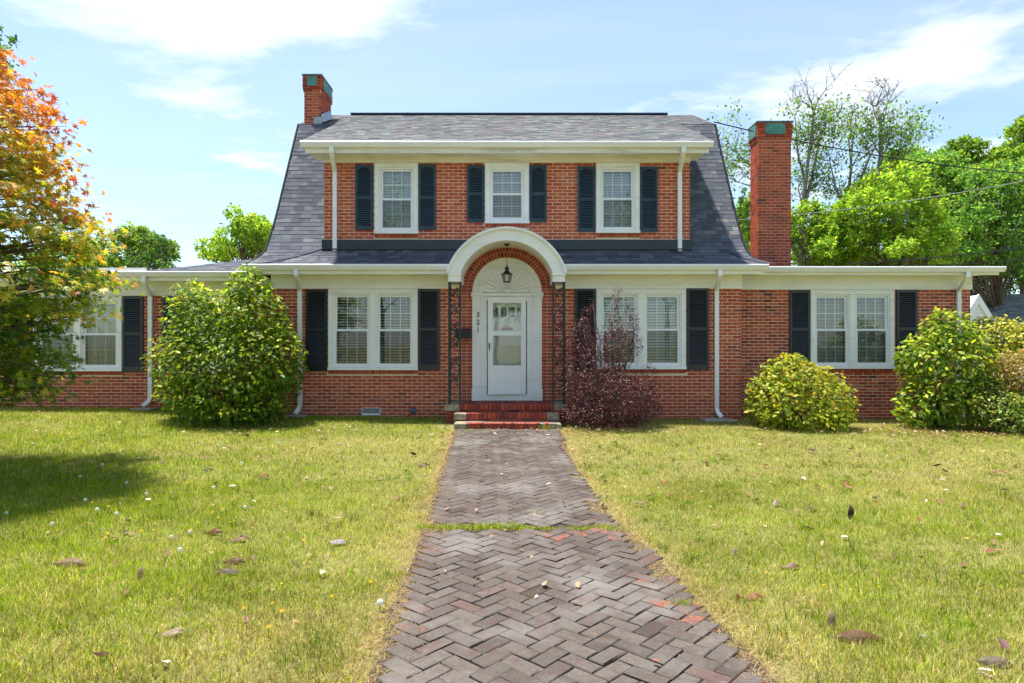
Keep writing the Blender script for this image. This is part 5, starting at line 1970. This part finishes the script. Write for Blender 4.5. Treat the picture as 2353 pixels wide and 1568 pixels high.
GLB = "trees beyond the other wing"
for (nm, lab, u, Y, h, bls, n, sz, cols, w) in [
    ("leafy_tree", "light green feathery tree over the low wing roof", 300, 32, 7, [(285, 575, 60, 55), (320, 545, 40, 35), (360, 575, 35, 30)], 6000, .22, [(0.17, 0.28, 0.05), (0.26, 0.36, 0.07), (0.11, 0.2, 0.03)], [3, 3, 2]),
    ("cedar_tree", "small dark cedar with a pointed top beside the feathery tree", 370, 30, 5.5, [(372, 590, 22, 28), (372, 560, 11, 20), (330, 600, 30, 22)], 2600, .16, DGR + [(0.10, 0.13, 0.03)], [3, 3, 2, 1]),
    ("leafy_tree", "bright yellow green tree rising against the gable slope", 565, 25, 6.5, [(550, 555, 70, 50), (590, 540, 45, 45), (500, 575, 40, 30), (555, 500, 16, 26), (605, 520, 25, 25)], 6800, .18, YGR, [3, 3, 2, 1.5]),
    ("leafy_tree", "mid green tree glimpsed behind the maple branches", 160, 30, 7, [(150, 600, 90, 55), (215, 600, 45, 35)], 4500, .24, MGR, [3, 3, 2, 2]),
    ("leafy_tree", "tall dark tree whose topmost twigs show above the maple", -100, 22, 11, [(-75, 112, 92, 70), (-120, 260, 130, 120), (-160, 420, 150, 150)], 9000, .22, DGR, [3, 3, 2]),
    ("conifer_tree", "distant tree whose tip shows over the middle of the ridge", 935, 42, 15, [(935, 285, 16, 24), (912, 300, 22, 24), (960, 300, 22, 24), (935, 380, 60, 70)], 2600, .28, MGR, [3, 3, 2, 1]),
]:
    p = at(u, 784, Y)
    tree(nm, lab, GLB if nm == "leafy_tree" else None, p.x, Y, h, crown(rr_, bls, Y, 2.0), n, sz, cols, w, abs(u) + n)

# trees over the road, mirrored in the window panes
for i, (x, y, h, r) in enumerate([(-9, -19, 14, 4.4), (-2.5, -24, 11, 3.0), (3.5, -19, 10, 3.0), (11, -20, 14, 4.8)]):
    bs = [(x, y, h * .62, r, r, h * .33)] + [(x + r * .7 * math.cos(t), y + r * .7 * math.sin(t), h * (.55 + .1 * math.sin(3 * t)), r * .5, r * .5, h * .18) for t in np.linspace(0, 6, 6)]
    tree("street_tree", ["wide tree over the road mirrored in the wing windows", "small tree over the road mirrored beside the door", "rounded tree over the road mirrored in the upper panes", "tall tree over the road mirrored in the flat roofed wing"][i], "trees across the road", x, y, h, bs, 3800, .34, MGR, [3, 3, 2, 2], 300 + i)

# ------------------------------------------------------------------ neighbouring house
nb_ = at(2300, 784, 31)
nh = empty("neighbour_house", (nb_.x + 4, 32, -0.1), "neighbouring house with grey shingle roof and steep white gable beyond the azaleas", "house")
mb = MB()
x0, x1 = at(2228, 0, 32).x, 40
mb.box(x0, x1, 29.2, 36, -0.2, 2.2)
mb.build("wall", M["vinyl"], nh)
mb = MB()
rz = Z1(675, 32.0)
RP = [(28.8, 1.75), (32.0, rz)]
d_ = along(RP)
nrow = 26
for r in range(nrow):
    a, b = d_[-1] * r / nrow, d_[-1] * (r + 1) / nrow
    (ya, za), (yb, zb) = at_arc(a, RP, d_), at_arc(b, RP, d_)
    x = x0 - 0.3
    while x < 27:
        w = random.uniform(0.25, 0.6)
        e = random.choice((0, .01, .014))
        mb.add([(x, ya, za + .012 + e), (x + w, ya, za + .012 + e), (x + w, yb, zb + .006), (x, yb, zb + .006), (x, ya, za), (x + w, ya, za)], [(0, 1, 2, 3), (4, 5, 1, 0)], float(np.clip(random.gauss(.9, .15), 0, 1)))
        x += w
mb.build("shingles", M["shingle"], nh, kind="stuff")
mb = MB()
mb.prism([(x0 - 0.3, 28.85, 1.72), (x0 - 0.3, 32, rz - .03), (x0 - 0.3, 35.2, 1.72)], (45 - x0, 0, 0))
mb.build("roof", M["deck"], nh)
apx, apz = at(2245, 0, 28).x, Z1(678, 28)
mb = MB()
gw, gh = 1.15, 1.9
mb.prism([(apx - gw, 28.0, apz - gh), (apx + gw, 28.0, apz - gh), (apx, 28.0, apz)], (0, 3.0, 0))
gab = mb.build("gable", M["vinyl"], nh)
mb = MB()
for sg in (-1, 1):
    mb.prism([(apx, 27.90, apz + .05), (apx + sg * (gw + .12), 27.90, apz - gh - .1), (apx + sg * (gw - .12), 27.90, apz - gh - .1), (apx, 27.90, apz - .34)][::sg], (0, .09, 0))
mb.build("rake_trim", M["vinyl"], gab)
for r in range(11):
    z = apz - gh + r * .145
    w = gw * (1 - (r * .145) / gh) - .16
    if w < .08:
        break
    b_ = MB()
    b_.add([(apx - w, 27.955, z), (apx + w, 27.955, z), (apx + w, 27.992, z + .145), (apx - w, 27.992, z + .145), (apx + w, 27.995, z), (apx - w, 27.995, z)], [(0, 1, 2, 3), (0, 5, 4, 1)])
    b_.build("siding_board", M["vinyl"], gab)
mb = MB()
c = at(2276, 668, 31.6)
mb.lathe((c.x, c.y, rz - .2), [(.1, 0), (.1, .42), (.17, .42), (.17, .5), (.06, .54), (.001, .54)], 12)
mb.build("vent_pipe", M["metal"], nh)

# ------------------------------------------------------------------ overhead wires


def wire(label, a, b, sag, r, mat, group="overhead wires"):
    a, b = Vector(a), Vector(b)
    mb_ = MB()
    pts = [a.lerp(b, t) + Vector((0, 0, -sag * 4 * t * (1 - t))) for t in np.linspace(0, 1, 28)]
    mb_.tube(pts, r, 6)
    set_props(mb_.build("overhead_wire", M[mat], origin=a), label, "wire", group)


wire("thick black service wire running from the gable peak past the tall chimney", (4.74, 15.64, 6.66), (27, 17.0, 6.9), 1.3, .014, "wire")
wire("thin pale wire crossing the tree crowns under the service wire", at(1690, 505, 22), at(2560, 370, 22), .25, .011, "wirepale")
wire("upper black wire rising from the far edge of the flat roof", at(1950, 606, 19), at(2600, 530, 19), .12, .018, "wire")
wire("lower thin black wire close over the flat roof edge", at(2090, 608, 19), at(2600, 560, 19), .15, .010, "wire")

# ================================================================== LAWN
def blades(x, y, h, wdt, lean, col, seg2, rng, flat=0.0):
    n = len(x)
    z = gz(x, y)
    th = rng.uniform(0, 2 * math.pi, n)
    ph = rng.uniform(0, 2 * math.pi, n)
    sx, sy = np.cos(th) * wdt / 2, np.sin(th) * wdt / 2
    lx, ly = np.cos(ph) * lean * h, np.sin(ph) * lean * h
    up = h * np.sqrt(np.clip(1 - np.minimum(lean, 0.97) ** 2, 0.02, 1))
    B0 = np.stack([x - sx, y - sy, z - 0.004], 1)
    B1 = np.stack([x + sx, y + sy, z - 0.004], 1)
    T = np.stack([x + lx, y + ly, z + up], 1)
    if not seg2:
        V = np.stack([B0, B1, T], 1).reshape(-1, 3)
        F = [np.arange(n * 3).reshape(-1, 3)]
        return V, F, np.repeat(col, 3, 0)
    M0 = np.stack([x - sx * .8 + lx * .32, y - sy * .8 + ly * .32, z + up * .58], 1)
    M1 = np.stack([x + sx * .8 + lx * .32, y + sy * .8 + ly * .32, z + up * .58], 1)
    V = np.stack([B0, B1, M1, M0, T], 1).reshape(-1, 3)
    o = np.arange(n)[:, None] * 5
    return V, [o + np.array([[0, 1, 2, 3]]), o + np.array([[3, 2, 4]])], np.repeat(col, 5, 0)


def merge(parts):
    Vs, Fs, Cs, off = [], [], [], 0
    for V, F, C in parts:
        Vs.append(V)
        Cs.append(C)
        Fs += [f + off for f in F]
        off += len(V)
    return np.concatenate(Vs), Fs, np.concatenate(Cs)


def scatter(n, y0, y1, rng, margin=1.8, near=True):
    u = rng.random(n)
    a, b = 0.78, margin
    # width 2*(a*y+b): inverse CDF over y
    F0, F1 = a * y0 ** 2 / 2 + b * y0, a * y1 ** 2 / 2 + b * y1
    t = F0 + (F1 - F0) * u
    y = (-b + np.sqrt(b * b + 2 * a * t)) / a
    x = (rng.random(n) * 2 - 1) * (a * y + b)
    return x, y


GC = [(0.235, 0.335, 0.016), (0.35, 0.43, 0.024), (0.125, 0.20, 0.011), (0.46, 0.42, 0.13), (0.60, 0.52, 0.28), (0.25, 0.17, 0.08)]


def lawn_part(n, y0, y1, h, wd, seg2, seed):
    rng = np.random.default_rng(seed)
    x, y = scatter(n, y0, y1, rng)
    eL = pl(y) + (vnoise(x * 0 + 9, y + 20, 4.0, 5) - 0.5) * 0.26 + (vnoise(x * 0 + 9, y + 20, 13.0, 25) - 0.5) * 0.12 + 0.045
    eR = pr(y) + (vnoise(x * 0 + 3, y + 20, 4.0, 6) - 0.5) * 0.26 - (vnoise(x * 0 + 3, y + 20, 13.0, 26) - 0.5) * 0.12 - 0.045
    dist = np.maximum(eL - x, x - eR)
    on_steps = (np.abs(x - HC) < 1.2) & (y > 11.75)
    wallm = (y > 13.46) & (x > -4.9) & (x < 4.7)
    keep = ((dist > 0) | (y > 11.8)) & ~on_steps & ~wallm
    dry = vnoise(x + 30, y + 30, 0.55, 1) * 0.6 + vnoise(x + 30, y + 30, 2.1, 2) * 0.4
    dry = np.clip((dry - 0.36) * 2.6, 0, 1) * 0.62 + (vnoise(x + 15, y + 15, 6.0, 22) - 0.5) * 0.35 + np.clip((x + 3) / 10, -0.12, 0.2)
    edge = np.clip(1 - dist / 0.28, 0, 1) * (y < 11.8)
    pd = np.clip(0.20 + dry * 0.75 + edge * 0.7, 0.04, 0.95)
    bald = vnoise(x + 70, y + 70, 3.1, 8)
    keep &= rng.random(n) < np.where(edge > 0.35, 0.55, 1.0) * np.where(bald < 0.22, 0.6, 1)
    x, y, pd, edge, dry = x[keep], y[keep], pd[keep], edge[keep], dry[keep]
    n = len(x)
    d = rng.random(n) < pd
    c = palette(n, GC[:3], [4, 3, 2], 0.2, rng)
    c[d] = palette(int(d.sum()), GC[3:], [4, 3, 2.2], 0.22, rng)
    patch = 0.70 + 0.35 * vnoise(x + 11, y + 11, 1.3, 12) + 0.32 * vnoise(x + 31, y + 31, 7.0, 14)
    c = np.clip(c * patch[:, None], 0.003, 0.9)
    tall = 0.75 + 0.7 * np.clip(vnoise(x + 5, y + 5, 1.7, 4) - 0.3, 0, 1) + 0.35 * np.clip((-x - 2) / 4, 0, 1)
    hh = h * rng.uniform(0.45, 1.25, n) * tall * np.where(edge > .4, .75, 1)
    lean = np.clip(rng.normal(0.45, 0.2, n) + d * 0.22 + edge * 0.18, 0.03, 0.96)
    return blades(x, y, hh, wd * rng.uniform(.7, 1.3, n), lean, c, seg2, rng)


parts = [lawn_part(270000, 2.0, 4.6, 0.050, 0.0036, True, 1), lawn_part(270000, 4.6, 7.6, 0.048, 0.0054, False, 2), lawn_part(310000, 7.6, 13.95, 0.048, 0.008, False, 3)]
# dry thatch lying along the walk edges
rng = np.random.default_rng(31)
n = 34000
y = rng.uniform(2.2, 11.6, n) ** 1.0
sd_ = rng.random(n) < 0.5
x = np.where(sd_, pl(y) + 0.0 + rng.normal(0.0, 0.10, n) * (0.4 + 1.2 * vnoise(y, y, 2.2, 41)), pr(y) + 0.0 + rng.normal(0.0, 0.115, n) * (0.4 + 1.2 * vnoise(y, y, 2.2, 42)))
hh = rng.uniform(0.03, 0.10, n)
parts.append(blades(x, y, hh, np.full(n, .004), np.full(n, .96), palette(n, [(0.44, 0.30, 0.17), (0.58, 0.45, 0.29), (0.25, 0.16, 0.09)], [3, 3, 1.5], .2, rng), True, rng))
# grass strip growing in the joint across the walk
n = 2600
x = rng.uniform(-0.8, 1.05, n) + rng.normal(0, .05, n)
g = vnoise(x + 20, x * 0 + 20, 5, 15)
y = 5.66 + rng.normal(0, 0.03, n) + (g - .5) * .03
hh = rng.uniform(.02, .065, n) * (.2 + 1.3 * g)
parts.append(blades(x, y, hh, np.full(n, .0045), rng.uniform(.2, .85, n), palette(n, GC[:2] + GC[3:5], [3, 4, 1.2, 1], .2, rng), True, rng))
# sprigs in the joints of the walk
for (cx, cy, k, hg) in [(0.08, 4.12, 14, .055), (1.02, 4.0, 60, .08), (0.1, 9.2, 12, .08), (0.25, 6.1, 10, .11), (-0.55, 6.9, 20, .05), (-0.7, 8.3, 30, .05), (0.68, 8.1, 30, .05), (-0.76, 11.5, 60, .07), (-0.5, 11.65, 60, .05), (0.62, 11.75, 40, .16)]:
    x, y = cx + rng.normal(0, .03 + hg * .2, k), cy + rng.normal(0, .02, k)
    parts.append(blades(x, y, rng.uniform(.5, 1, k) * hg, np.full(k, .005), rng.uniform(.2, .7, k), palette(k, GC[:2] + GC[3:4], [3, 4, 1], .2, rng), True, rng))
# taller weeds: by the maple, before the camellia, here and there
for (u, v, Y, ru, ry, k, hg) in [(60, 1120, 6.8, 1.0, .9, 300, .2), (200, 1050, 8.3, 1.1, .9, 220, .2), (455, 985, 11.6, .22, .15, 50, .5), (560, 990, 11.8, .9, .12, 70, .32), (270, 1000, 10.8, .25, .2, 40, .5), (300, 1150, 6.4, 1.2, .8, 90, .15), (1850, 1000, 11.6, .8, .15, 60, .25),
                                 (2000, 1340, 4.3, .3, .3, 24, .16), (840, 1400, 3.95, .3, .25, 60, .16), (1870, 1480, 3.4, .25, .25, 60, .12), (640, 960, 12.6, 1.5, .3, 200, .1), (1200, 955, 12.9, 3.0, .25, 500, .1)]:
    p = at(u, v, Y)
    x, y = p.x + rng.normal(0, ru, k), Y + rng.normal(0, ry, k)
    ok = (np.abs(x - HC) > 1.25) & ((x < pl(y)) | (x > pr(y)))
    x, y = x[ok], y[ok]
    k = len(x)
    if k:
        parts.append(blades(x, y, rng.uniform(.5, 1.1, k) * hg, np.full(k, .0048), rng.uniform(.1, .55, k), palette(k, [(0.10, 0.19, 0.02), (0.16, 0.25, 0.025), (0.3, 0.3, 0.08)], [3, 3, 1], .2, rng), True, rng))
# coarser tufts among the fine lawn grass
rng = np.random.default_rng(52)
tx_, ty_ = scatter(900, 2.4, 12.5, rng, 1.0)
ok = (tx_ < pl(ty_) - .1) | (tx_ > pr(ty_) + .1)
tx_, ty_ = tx_[ok], ty_[ok]
k = 16
x, y = np.repeat(tx_, k) + rng.normal(0, .022, len(tx_) * k), np.repeat(ty_, k) + rng.normal(0, .022, len(tx_) * k)
hh = np.repeat(rng.uniform(.05, .10, len(tx_)), k) * rng.uniform(.5, 1.1, len(x))
cc_ = np.repeat(palette(len(tx_), [(0.11, 0.19, 0.012), (0.20, 0.30, 0.02), (0.46, 0.38, 0.16)], [3, 3, 1.4], .2, rng), k, 0) * rng.uniform(.8, 1.2, (len(x), 1))
parts.append(blades(x, y, hh, np.full(len(x), .0046), rng.uniform(.2, .8, len(x)), cc_, True, rng))
V, F, C = merge(parts)
grass = link("grass", make_mesh("grass", V, F, M["grass"], col=C))
grass["kind"] = "stuff"
print("grass verts", len(V))

# small litter under the shrubs
n = 2600
rng = np.random.default_rng(8)
xs_, ys_ = [], []
for (u, v, Y, sx, sy, k) in [(530, 970, 12.0, 1.1, .35, 420), (2250, 1000, 11.7, 1.3, .4, 900), (1840, 990, 11.9, .9, .25, 250), (1390, 985, 11.8, .8, .3, 350), (1170, 1000, 11.3, 1.0, .5, 120), (1170, 960, 13.25, 4.5, .12, 420), (2000, 965, 13.3, 2.5, .3, 200), (1700, 1150, 7, 4, 2.5, 330), (500, 1200, 7, 3, 2.5, 160)]:
    p = at(u, v, Y)
    xs_.append(p.x + rng.normal(0, sx, k))
    ys_.append(Y + rng.normal(0, sy, k))
x, y = np.concatenate(xs_), np.concatenate(ys_)
ok = ~((np.abs(x - HC) < 1.2) & (y > 11.6)) & (y < 13.4) & (y > 2.3)
x, y = x[ok], y[ok]
pos = np.stack([x, y, gz(x, y) + rng.uniform(.015, .05, len(x))], 1)
V, P, C = leaves(pos, unit(rng.normal(size=(len(x), 3)) * .25 + np.array([0, 0, 1])), rng.normal(size=(len(x), 3)), rng.uniform(.03, .085, len(x)), T_OVAL, palette(len(x), [(0.25, 0.12, 0.06), (0.42, 0.27, 0.15), (0.55, 0.45, 0.36), (0.13, 0.06, 0.04)], [3, 3, 1.5, 2], .2, rng))
o = link("leaf_litter", make_mesh("leaf_litter", V, P, M["dead"], col=C))
o["kind"] = "stuff"


# ------------------------------------------------------------------ fallen magnolia leaves
def magnolia(col, curl, fold, nu=10, nv=5):
    V, C = [], []
    for i in range(nu + 1):
        t = i / nu
        w = 0.19 * (math.sin(math.pi * t ** 0.85) ** 0.9 if 0 < t < 1 else 0.0) + 0.004
        for j in range(nv):
            s = -1 + 2 * j / (nv - 1)
            V.append((t - 0.5, s * w, curl * 0.22 * (math.sin(math.pi * t) - 0.35 * math.sin(2 * math.pi * t)) - fold * abs(s) * w * 0.9 + 0.022 * math.sin(7 * t + 3 * s) * abs(s)))
            C.append(np.array(col) * (0.55 if j == nv // 2 else 0.95 - 0.25 * abs(s)) * random.uniform(0.7, 1.15))
    for i in range(4):
        V += [(-0.5 - 0.06 * i, -0.009, 0.02 * i), (-0.5 - 0.06 * i, 0.009, 0.02 * i)]
        C += [np.array(col) * 0.5] * 2
    Q = [(i * nv + j, (i + 1) * nv + j, (i + 1) * nv + j + 1, i * nv + j + 1) for i in range(nu) for j in range(nv - 1)]
    o_ = (nu + 1) * nv
    Q += [(o_ + 2 * i, o_ + 2 * i + 1, o_ + 2 * i + 3, o_ + 2 * i + 2) for i in range(3)]
    return make_mesh("dead_leaf", V, [np.array(Q)], M["dead"], col=np.array(C))


TAN, BRN, DRK, GRY, ORG, PAL = (0.27, 0.17, 0.09), (0.15, 0.07, 0.03), (0.06, 0.032, 0.02), (0.22, 0.17, 0.13), (0.30, 0.13, 0.035), (0.36, 0.26, 0.16)
for (u, v, L, colr, yaw, pitch, roll, curl, fold, lab) in [
    (160, 1297, 78, TAN, 3, 4, 50, .5, .5, "large tan curved leaf lying in the grass, biggest one beneath the maple"),
    (322, 1328, 34, TAN, 80, -58, 10, .4, .5, "small upright tan leaf standing on end near the large tan one"),
    (490, 1219, 50, BRN, -12, -6, 40, .5, .4, "brown leaf with a drooping end near a curled tan leaf"),
    (552, 1236, 48, TAN, 10, 4, 20, .8, .3, "curled pale tan leaf right beside the drooping brown leaf"),
    (536, 1289, 55, BRN, 0, 2, 40, .6, .5, "domed brown leaf halfway between the maple and the walk"),
    (530, 1318, 52, GRY, 35, 22, 25, .3, .4, "greyish split leaf just below the domed brown leaf"),
    (778, 1246, 44, (0.46, .43, .43), 25, 14, 20, .4, .3, "silvery white leaf lying close to the walk"),
    (400, 1457, 55, PAL, 25, 8, 20, .6, .3, "pale pointed leaf lying alone low in the grass"),
    (238, 1512, 48, BRN, 50, 30, 20, .4, .4, "brown leaf half sunk in the grass below the pale pointed leaf"),
    (1815, 1302, 46, TAN, 2, 0, 30, .9, .5, "arched tan leaf casting a dark gap underneath it"),
    (1953, 1186, 36, DRK, 70, -60, 20, .8, .4, "dark twisted leaf standing upright in the lawn"),
    (1856, 1213, 34, DRK, 170, 4, 20, .7, .4, "dark brown leaf with a stalk near the dark twisted one"),
    (1688, 1268, 24, PAL, 60, -40, 20, .5, .3, "small pale leaf standing at the edge of the walk"),
    (1694, 1376, 22, ORG, 85, -60, 0, .5, .4, "small orange leaf standing by a longer orange leaf"),
    (1728, 1372, 48, ORG, -10, -6, 30, .7, .4, "orange brown arched leaf beside the edge of the walk"),
    (1909, 1437, 48, PAL, 75, -62, 20, .6, .5, "pale folded leaf standing behind the largest brown leaf"),
    (1975, 1470, 112, BRN, -4, 3, 45, .35, .5, "largest brown leaf, long and glossy with its stalk pointing away"),
    (2288, 1528, 80, GRY, 0, 6, 40, .5, .6, "grey tan domed leaf in the corner of the lawn"),
    (2122, 1466, 26, (.5, .46, .44), 30, 20, 20, .5, .4, "pale whitish petal between the two biggest fallen leaves"),
    (2190, 1500, 24, (.6, .42, .36), 130, 20, 30, .7, .4, "small pinkish curled leaf near the grey tan domed one"),
    (2262, 1552, 36, (.6, .44, .36), 140, 4, 10, .5, .4, "crumpled pinkish leaf touching the grey tan domed one"),
    (972, 1059, 30, BRN, 10, 6, 20, .7, .4, "brown leaf on the grass beside the middle of the walk"),
    (745, 1001, 22, BRN, -30, -10, 20, .7, .4, "brown leaf on the lawn before the left window pair"),
    (478, 1079, 26, DRK, 20, 10, 20, .7, .4, "dark leaf near the white seed heads by the camellia"),
]:
    Y = FD * 1.6 / (v + 6 - 784)
    if Y > 8.5:
        Y = FD * 1.55 / (v + 4 - 784)
    p = at(u, v, Y)
    z = gzf(p.x, Y)
    sc = L * Y / FD * 1.02
    o = link("fallen_leaf", magnolia(colr, curl, fold), None, Vector((p.x, Y, z + 0.012 + (0.36 * sc * abs(math.sin(math.radians(pitch)))))))
    o.rotation_euler = (math.radians(roll), math.radians(pitch), math.radians(yaw))
    o.scale = (sc, sc, sc)
    set_props(o, lab, "leaf", "fallen magnolia leaves")
mvars = [magnolia(c, .7, .4, 6, 5) for c in (BRN, DRK, TAN, ORG, PAL)]
rng = np.random.default_rng(19)
for i in range(46):
    if i < 34:
        u, v = rng.uniform(1300, 2345), 1000 + 170 * rng.random() ** 1.3
    else:
        u, v = rng.uniform(60, 1000), rng.uniform(985, 1120)
    Y = FD * 1.58 / (v - 784)
    p = at(u, v, Y)
    if pl(Y) < p.x < pr(Y):
        continue
    kk = int(rng.integers(5))
    o = link("fallen_leaf", mvars[kk], None, Vector((p.x, Y, gzf(p.x, Y) + 0.04)))
    s = rng.uniform(.09, .15)
    o.scale = (s, s, s)
    o.rotation_euler = (rng.normal(0, .35), rng.normal(0, .25), rng.uniform(0, 6.28))
    set_props(o, {0: "small mid brown", 1: "small dark brown", 2: "small tan", 3: "small orange brown", 4: "small pale"}[kk] + " fallen leaf scattered on the lawn towards the house", "leaf", "small fallen leaves towards the house")

# ------------------------------------------------------------------ dandelions
def seed_head(n=150):
    rg = np.random.default_rng(2)
    d = unit(rg.normal(size=(n, 3)))
    V, F, C = [], [], []
    for i in range(n):
        a = unit(np.cross(d[i], rg.normal(size=3)))
        b = np.cross(d[i], a)
        k = len(V)
        V += [d[i] * .2, d[i] * .9 + a * .02, d[i] * .9 - a * .02, d[i] + a * .2, d[i] - a * .2, d[i] + b * .2, d[i] - b * .2, d[i] * .93]
        F += [(k, k + 1, k + 2), (k + 3, k + 7, k + 5), (k + 4, k + 7, k + 6), (k + 5, k + 7, k + 4), (k + 6, k + 7, k + 3)]
        C += [(0.78, 0.76, 0.70)] * 8
    return make_mesh("seed_head", V, [np.array(F)], M["petal"], col=np.array(C))


def yellow_head(n=22):
    V, F, C = [(0, 0, 0.1)], [], [(0.70, 0.42, 0.01)]
    for i in range(n):
        t = 2 * math.pi * i / n
        r = 1.0 if i % 2 else 0.82
        k = len(V)
        V += [(r * math.cos(t), r * math.sin(t), .28), (r * math.cos(t + .22), r * math.sin(t + .22), .22), (0.5 * math.cos(t + .1), 0.5 * math.sin(t + .1), .3)]
        F += [(0, k, k + 1), (0, k + 2, k + 1)]
        C += [(0.78, 0.52, 0.01)] * 3
    return make_mesh("flower_head", V, [np.array(F)], M["petal"], col=np.array(C))


SHD, YHD = seed_head(), yellow_head()
sv = [Vector((0.0022 * math.cos(t), 0.0022 * math.sin(t), z)) for z in (0, 1) for t in (0, 2.1, 4.2)]
STM = make_mesh("stalk", [tuple(q) for q in sv], [np.array([[0, 1, 4, 3], [1, 2, 5, 4], [2, 0, 3, 5]])], M["grass"], col=np.tile([[0.30, 0.40, 0.05]], (6, 1)))


def flower(name, label, cat, group, u, v, head, r, hstem):
    Hc = 1.6 - hstem
    Y = FD * Hc / (v - 784)
    if Y > 9:
        Y = FD * (Hc - .05) / (v - 784)
    p = at(u, v, Y)
    z = gzf(p.x, Y)
    if not 2.3 < Y < 12.8 or pl(Y) - .02 < p.x < pr(Y) + .02:
        return
    root = empty(name, (p.x, Y, z), label, cat, group)
    st = link("stem", STM, root, Vector((p.x, Y, z)))
    lx, ly = random.uniform(-.15, .15), random.uniform(-.15, .15)
    st.scale = (1, 1, hstem)
    st.rotation_euler = (ly, lx, 0)
    R = st.rotation_euler.to_matrix() @ Vector((0, 0, hstem))
    h = link("head", head, root, Vector((p.x, Y, z)) + R)
    h.scale = (r, r, r)
    h.rotation_euler = (random.uniform(-.4, .4), random.uniform(-.4, .4), random.uniform(0, 6))


for (u, v) in [(338, 1132), (225, 1170), (268, 1179), (292, 1105), (235, 1067), (563, 1162), (438, 1218), (395, 1230), (186, 1092), (195, 1148), (13, 1181), (553, 1066), (500, 1018), (598, 1024), (550, 993), (778, 1013), (75, 1015), (413, 1260), (872, 1384), (640, 1012), (815, 985), (120, 1205), (1098, 1262), (490, 1120)]:
    big = (u, v) == (872, 1384)
    flower("dandelion", "white dandelion seed clock standing right beside the walk" if big else "fluffy white dandelion seed clock standing in the lawn", "dandelion", "dandelion seed clocks", u, v, SHD, .021 if big else .017, random.uniform(.04, .075))
rng = np.random.default_rng(4)
yl = [(95, 1450 - 60), (835, 1555), (432, 1755 - 450), (700, 1785 - 460), (660, 1807 - 450), (1205, 1500)]
for i in range(82):
    if i < 60:
        u, v = rng.uniform(0, 560) + rng.normal(0, 40), rng.uniform(985, 1240)
    elif i < 74:
        u, v = rng.uniform(500, 960), rng.uniform(1000, 1440)
    else:
        u, v = rng.uniform(1320, 2330), rng.uniform(1000, 1450)
    flower("hawkweed", "small yellow flower on a thin stem in the lawn", "wildflower", "yellow wildflowers in the lawn", u, v, YHD, .012, rng.uniform(.05, .12))
for (u, v) in [(885, 1382 - 25), (433, 1258), (697, 1240), (633, 1385), (648, 1405), (2022, 1352)]:
    flower("hawkweed", "small yellow flower on a thin stem in the lawn", "wildflower", "yellow wildflowers in the lawn", u, v, YHD, .0135, .1)
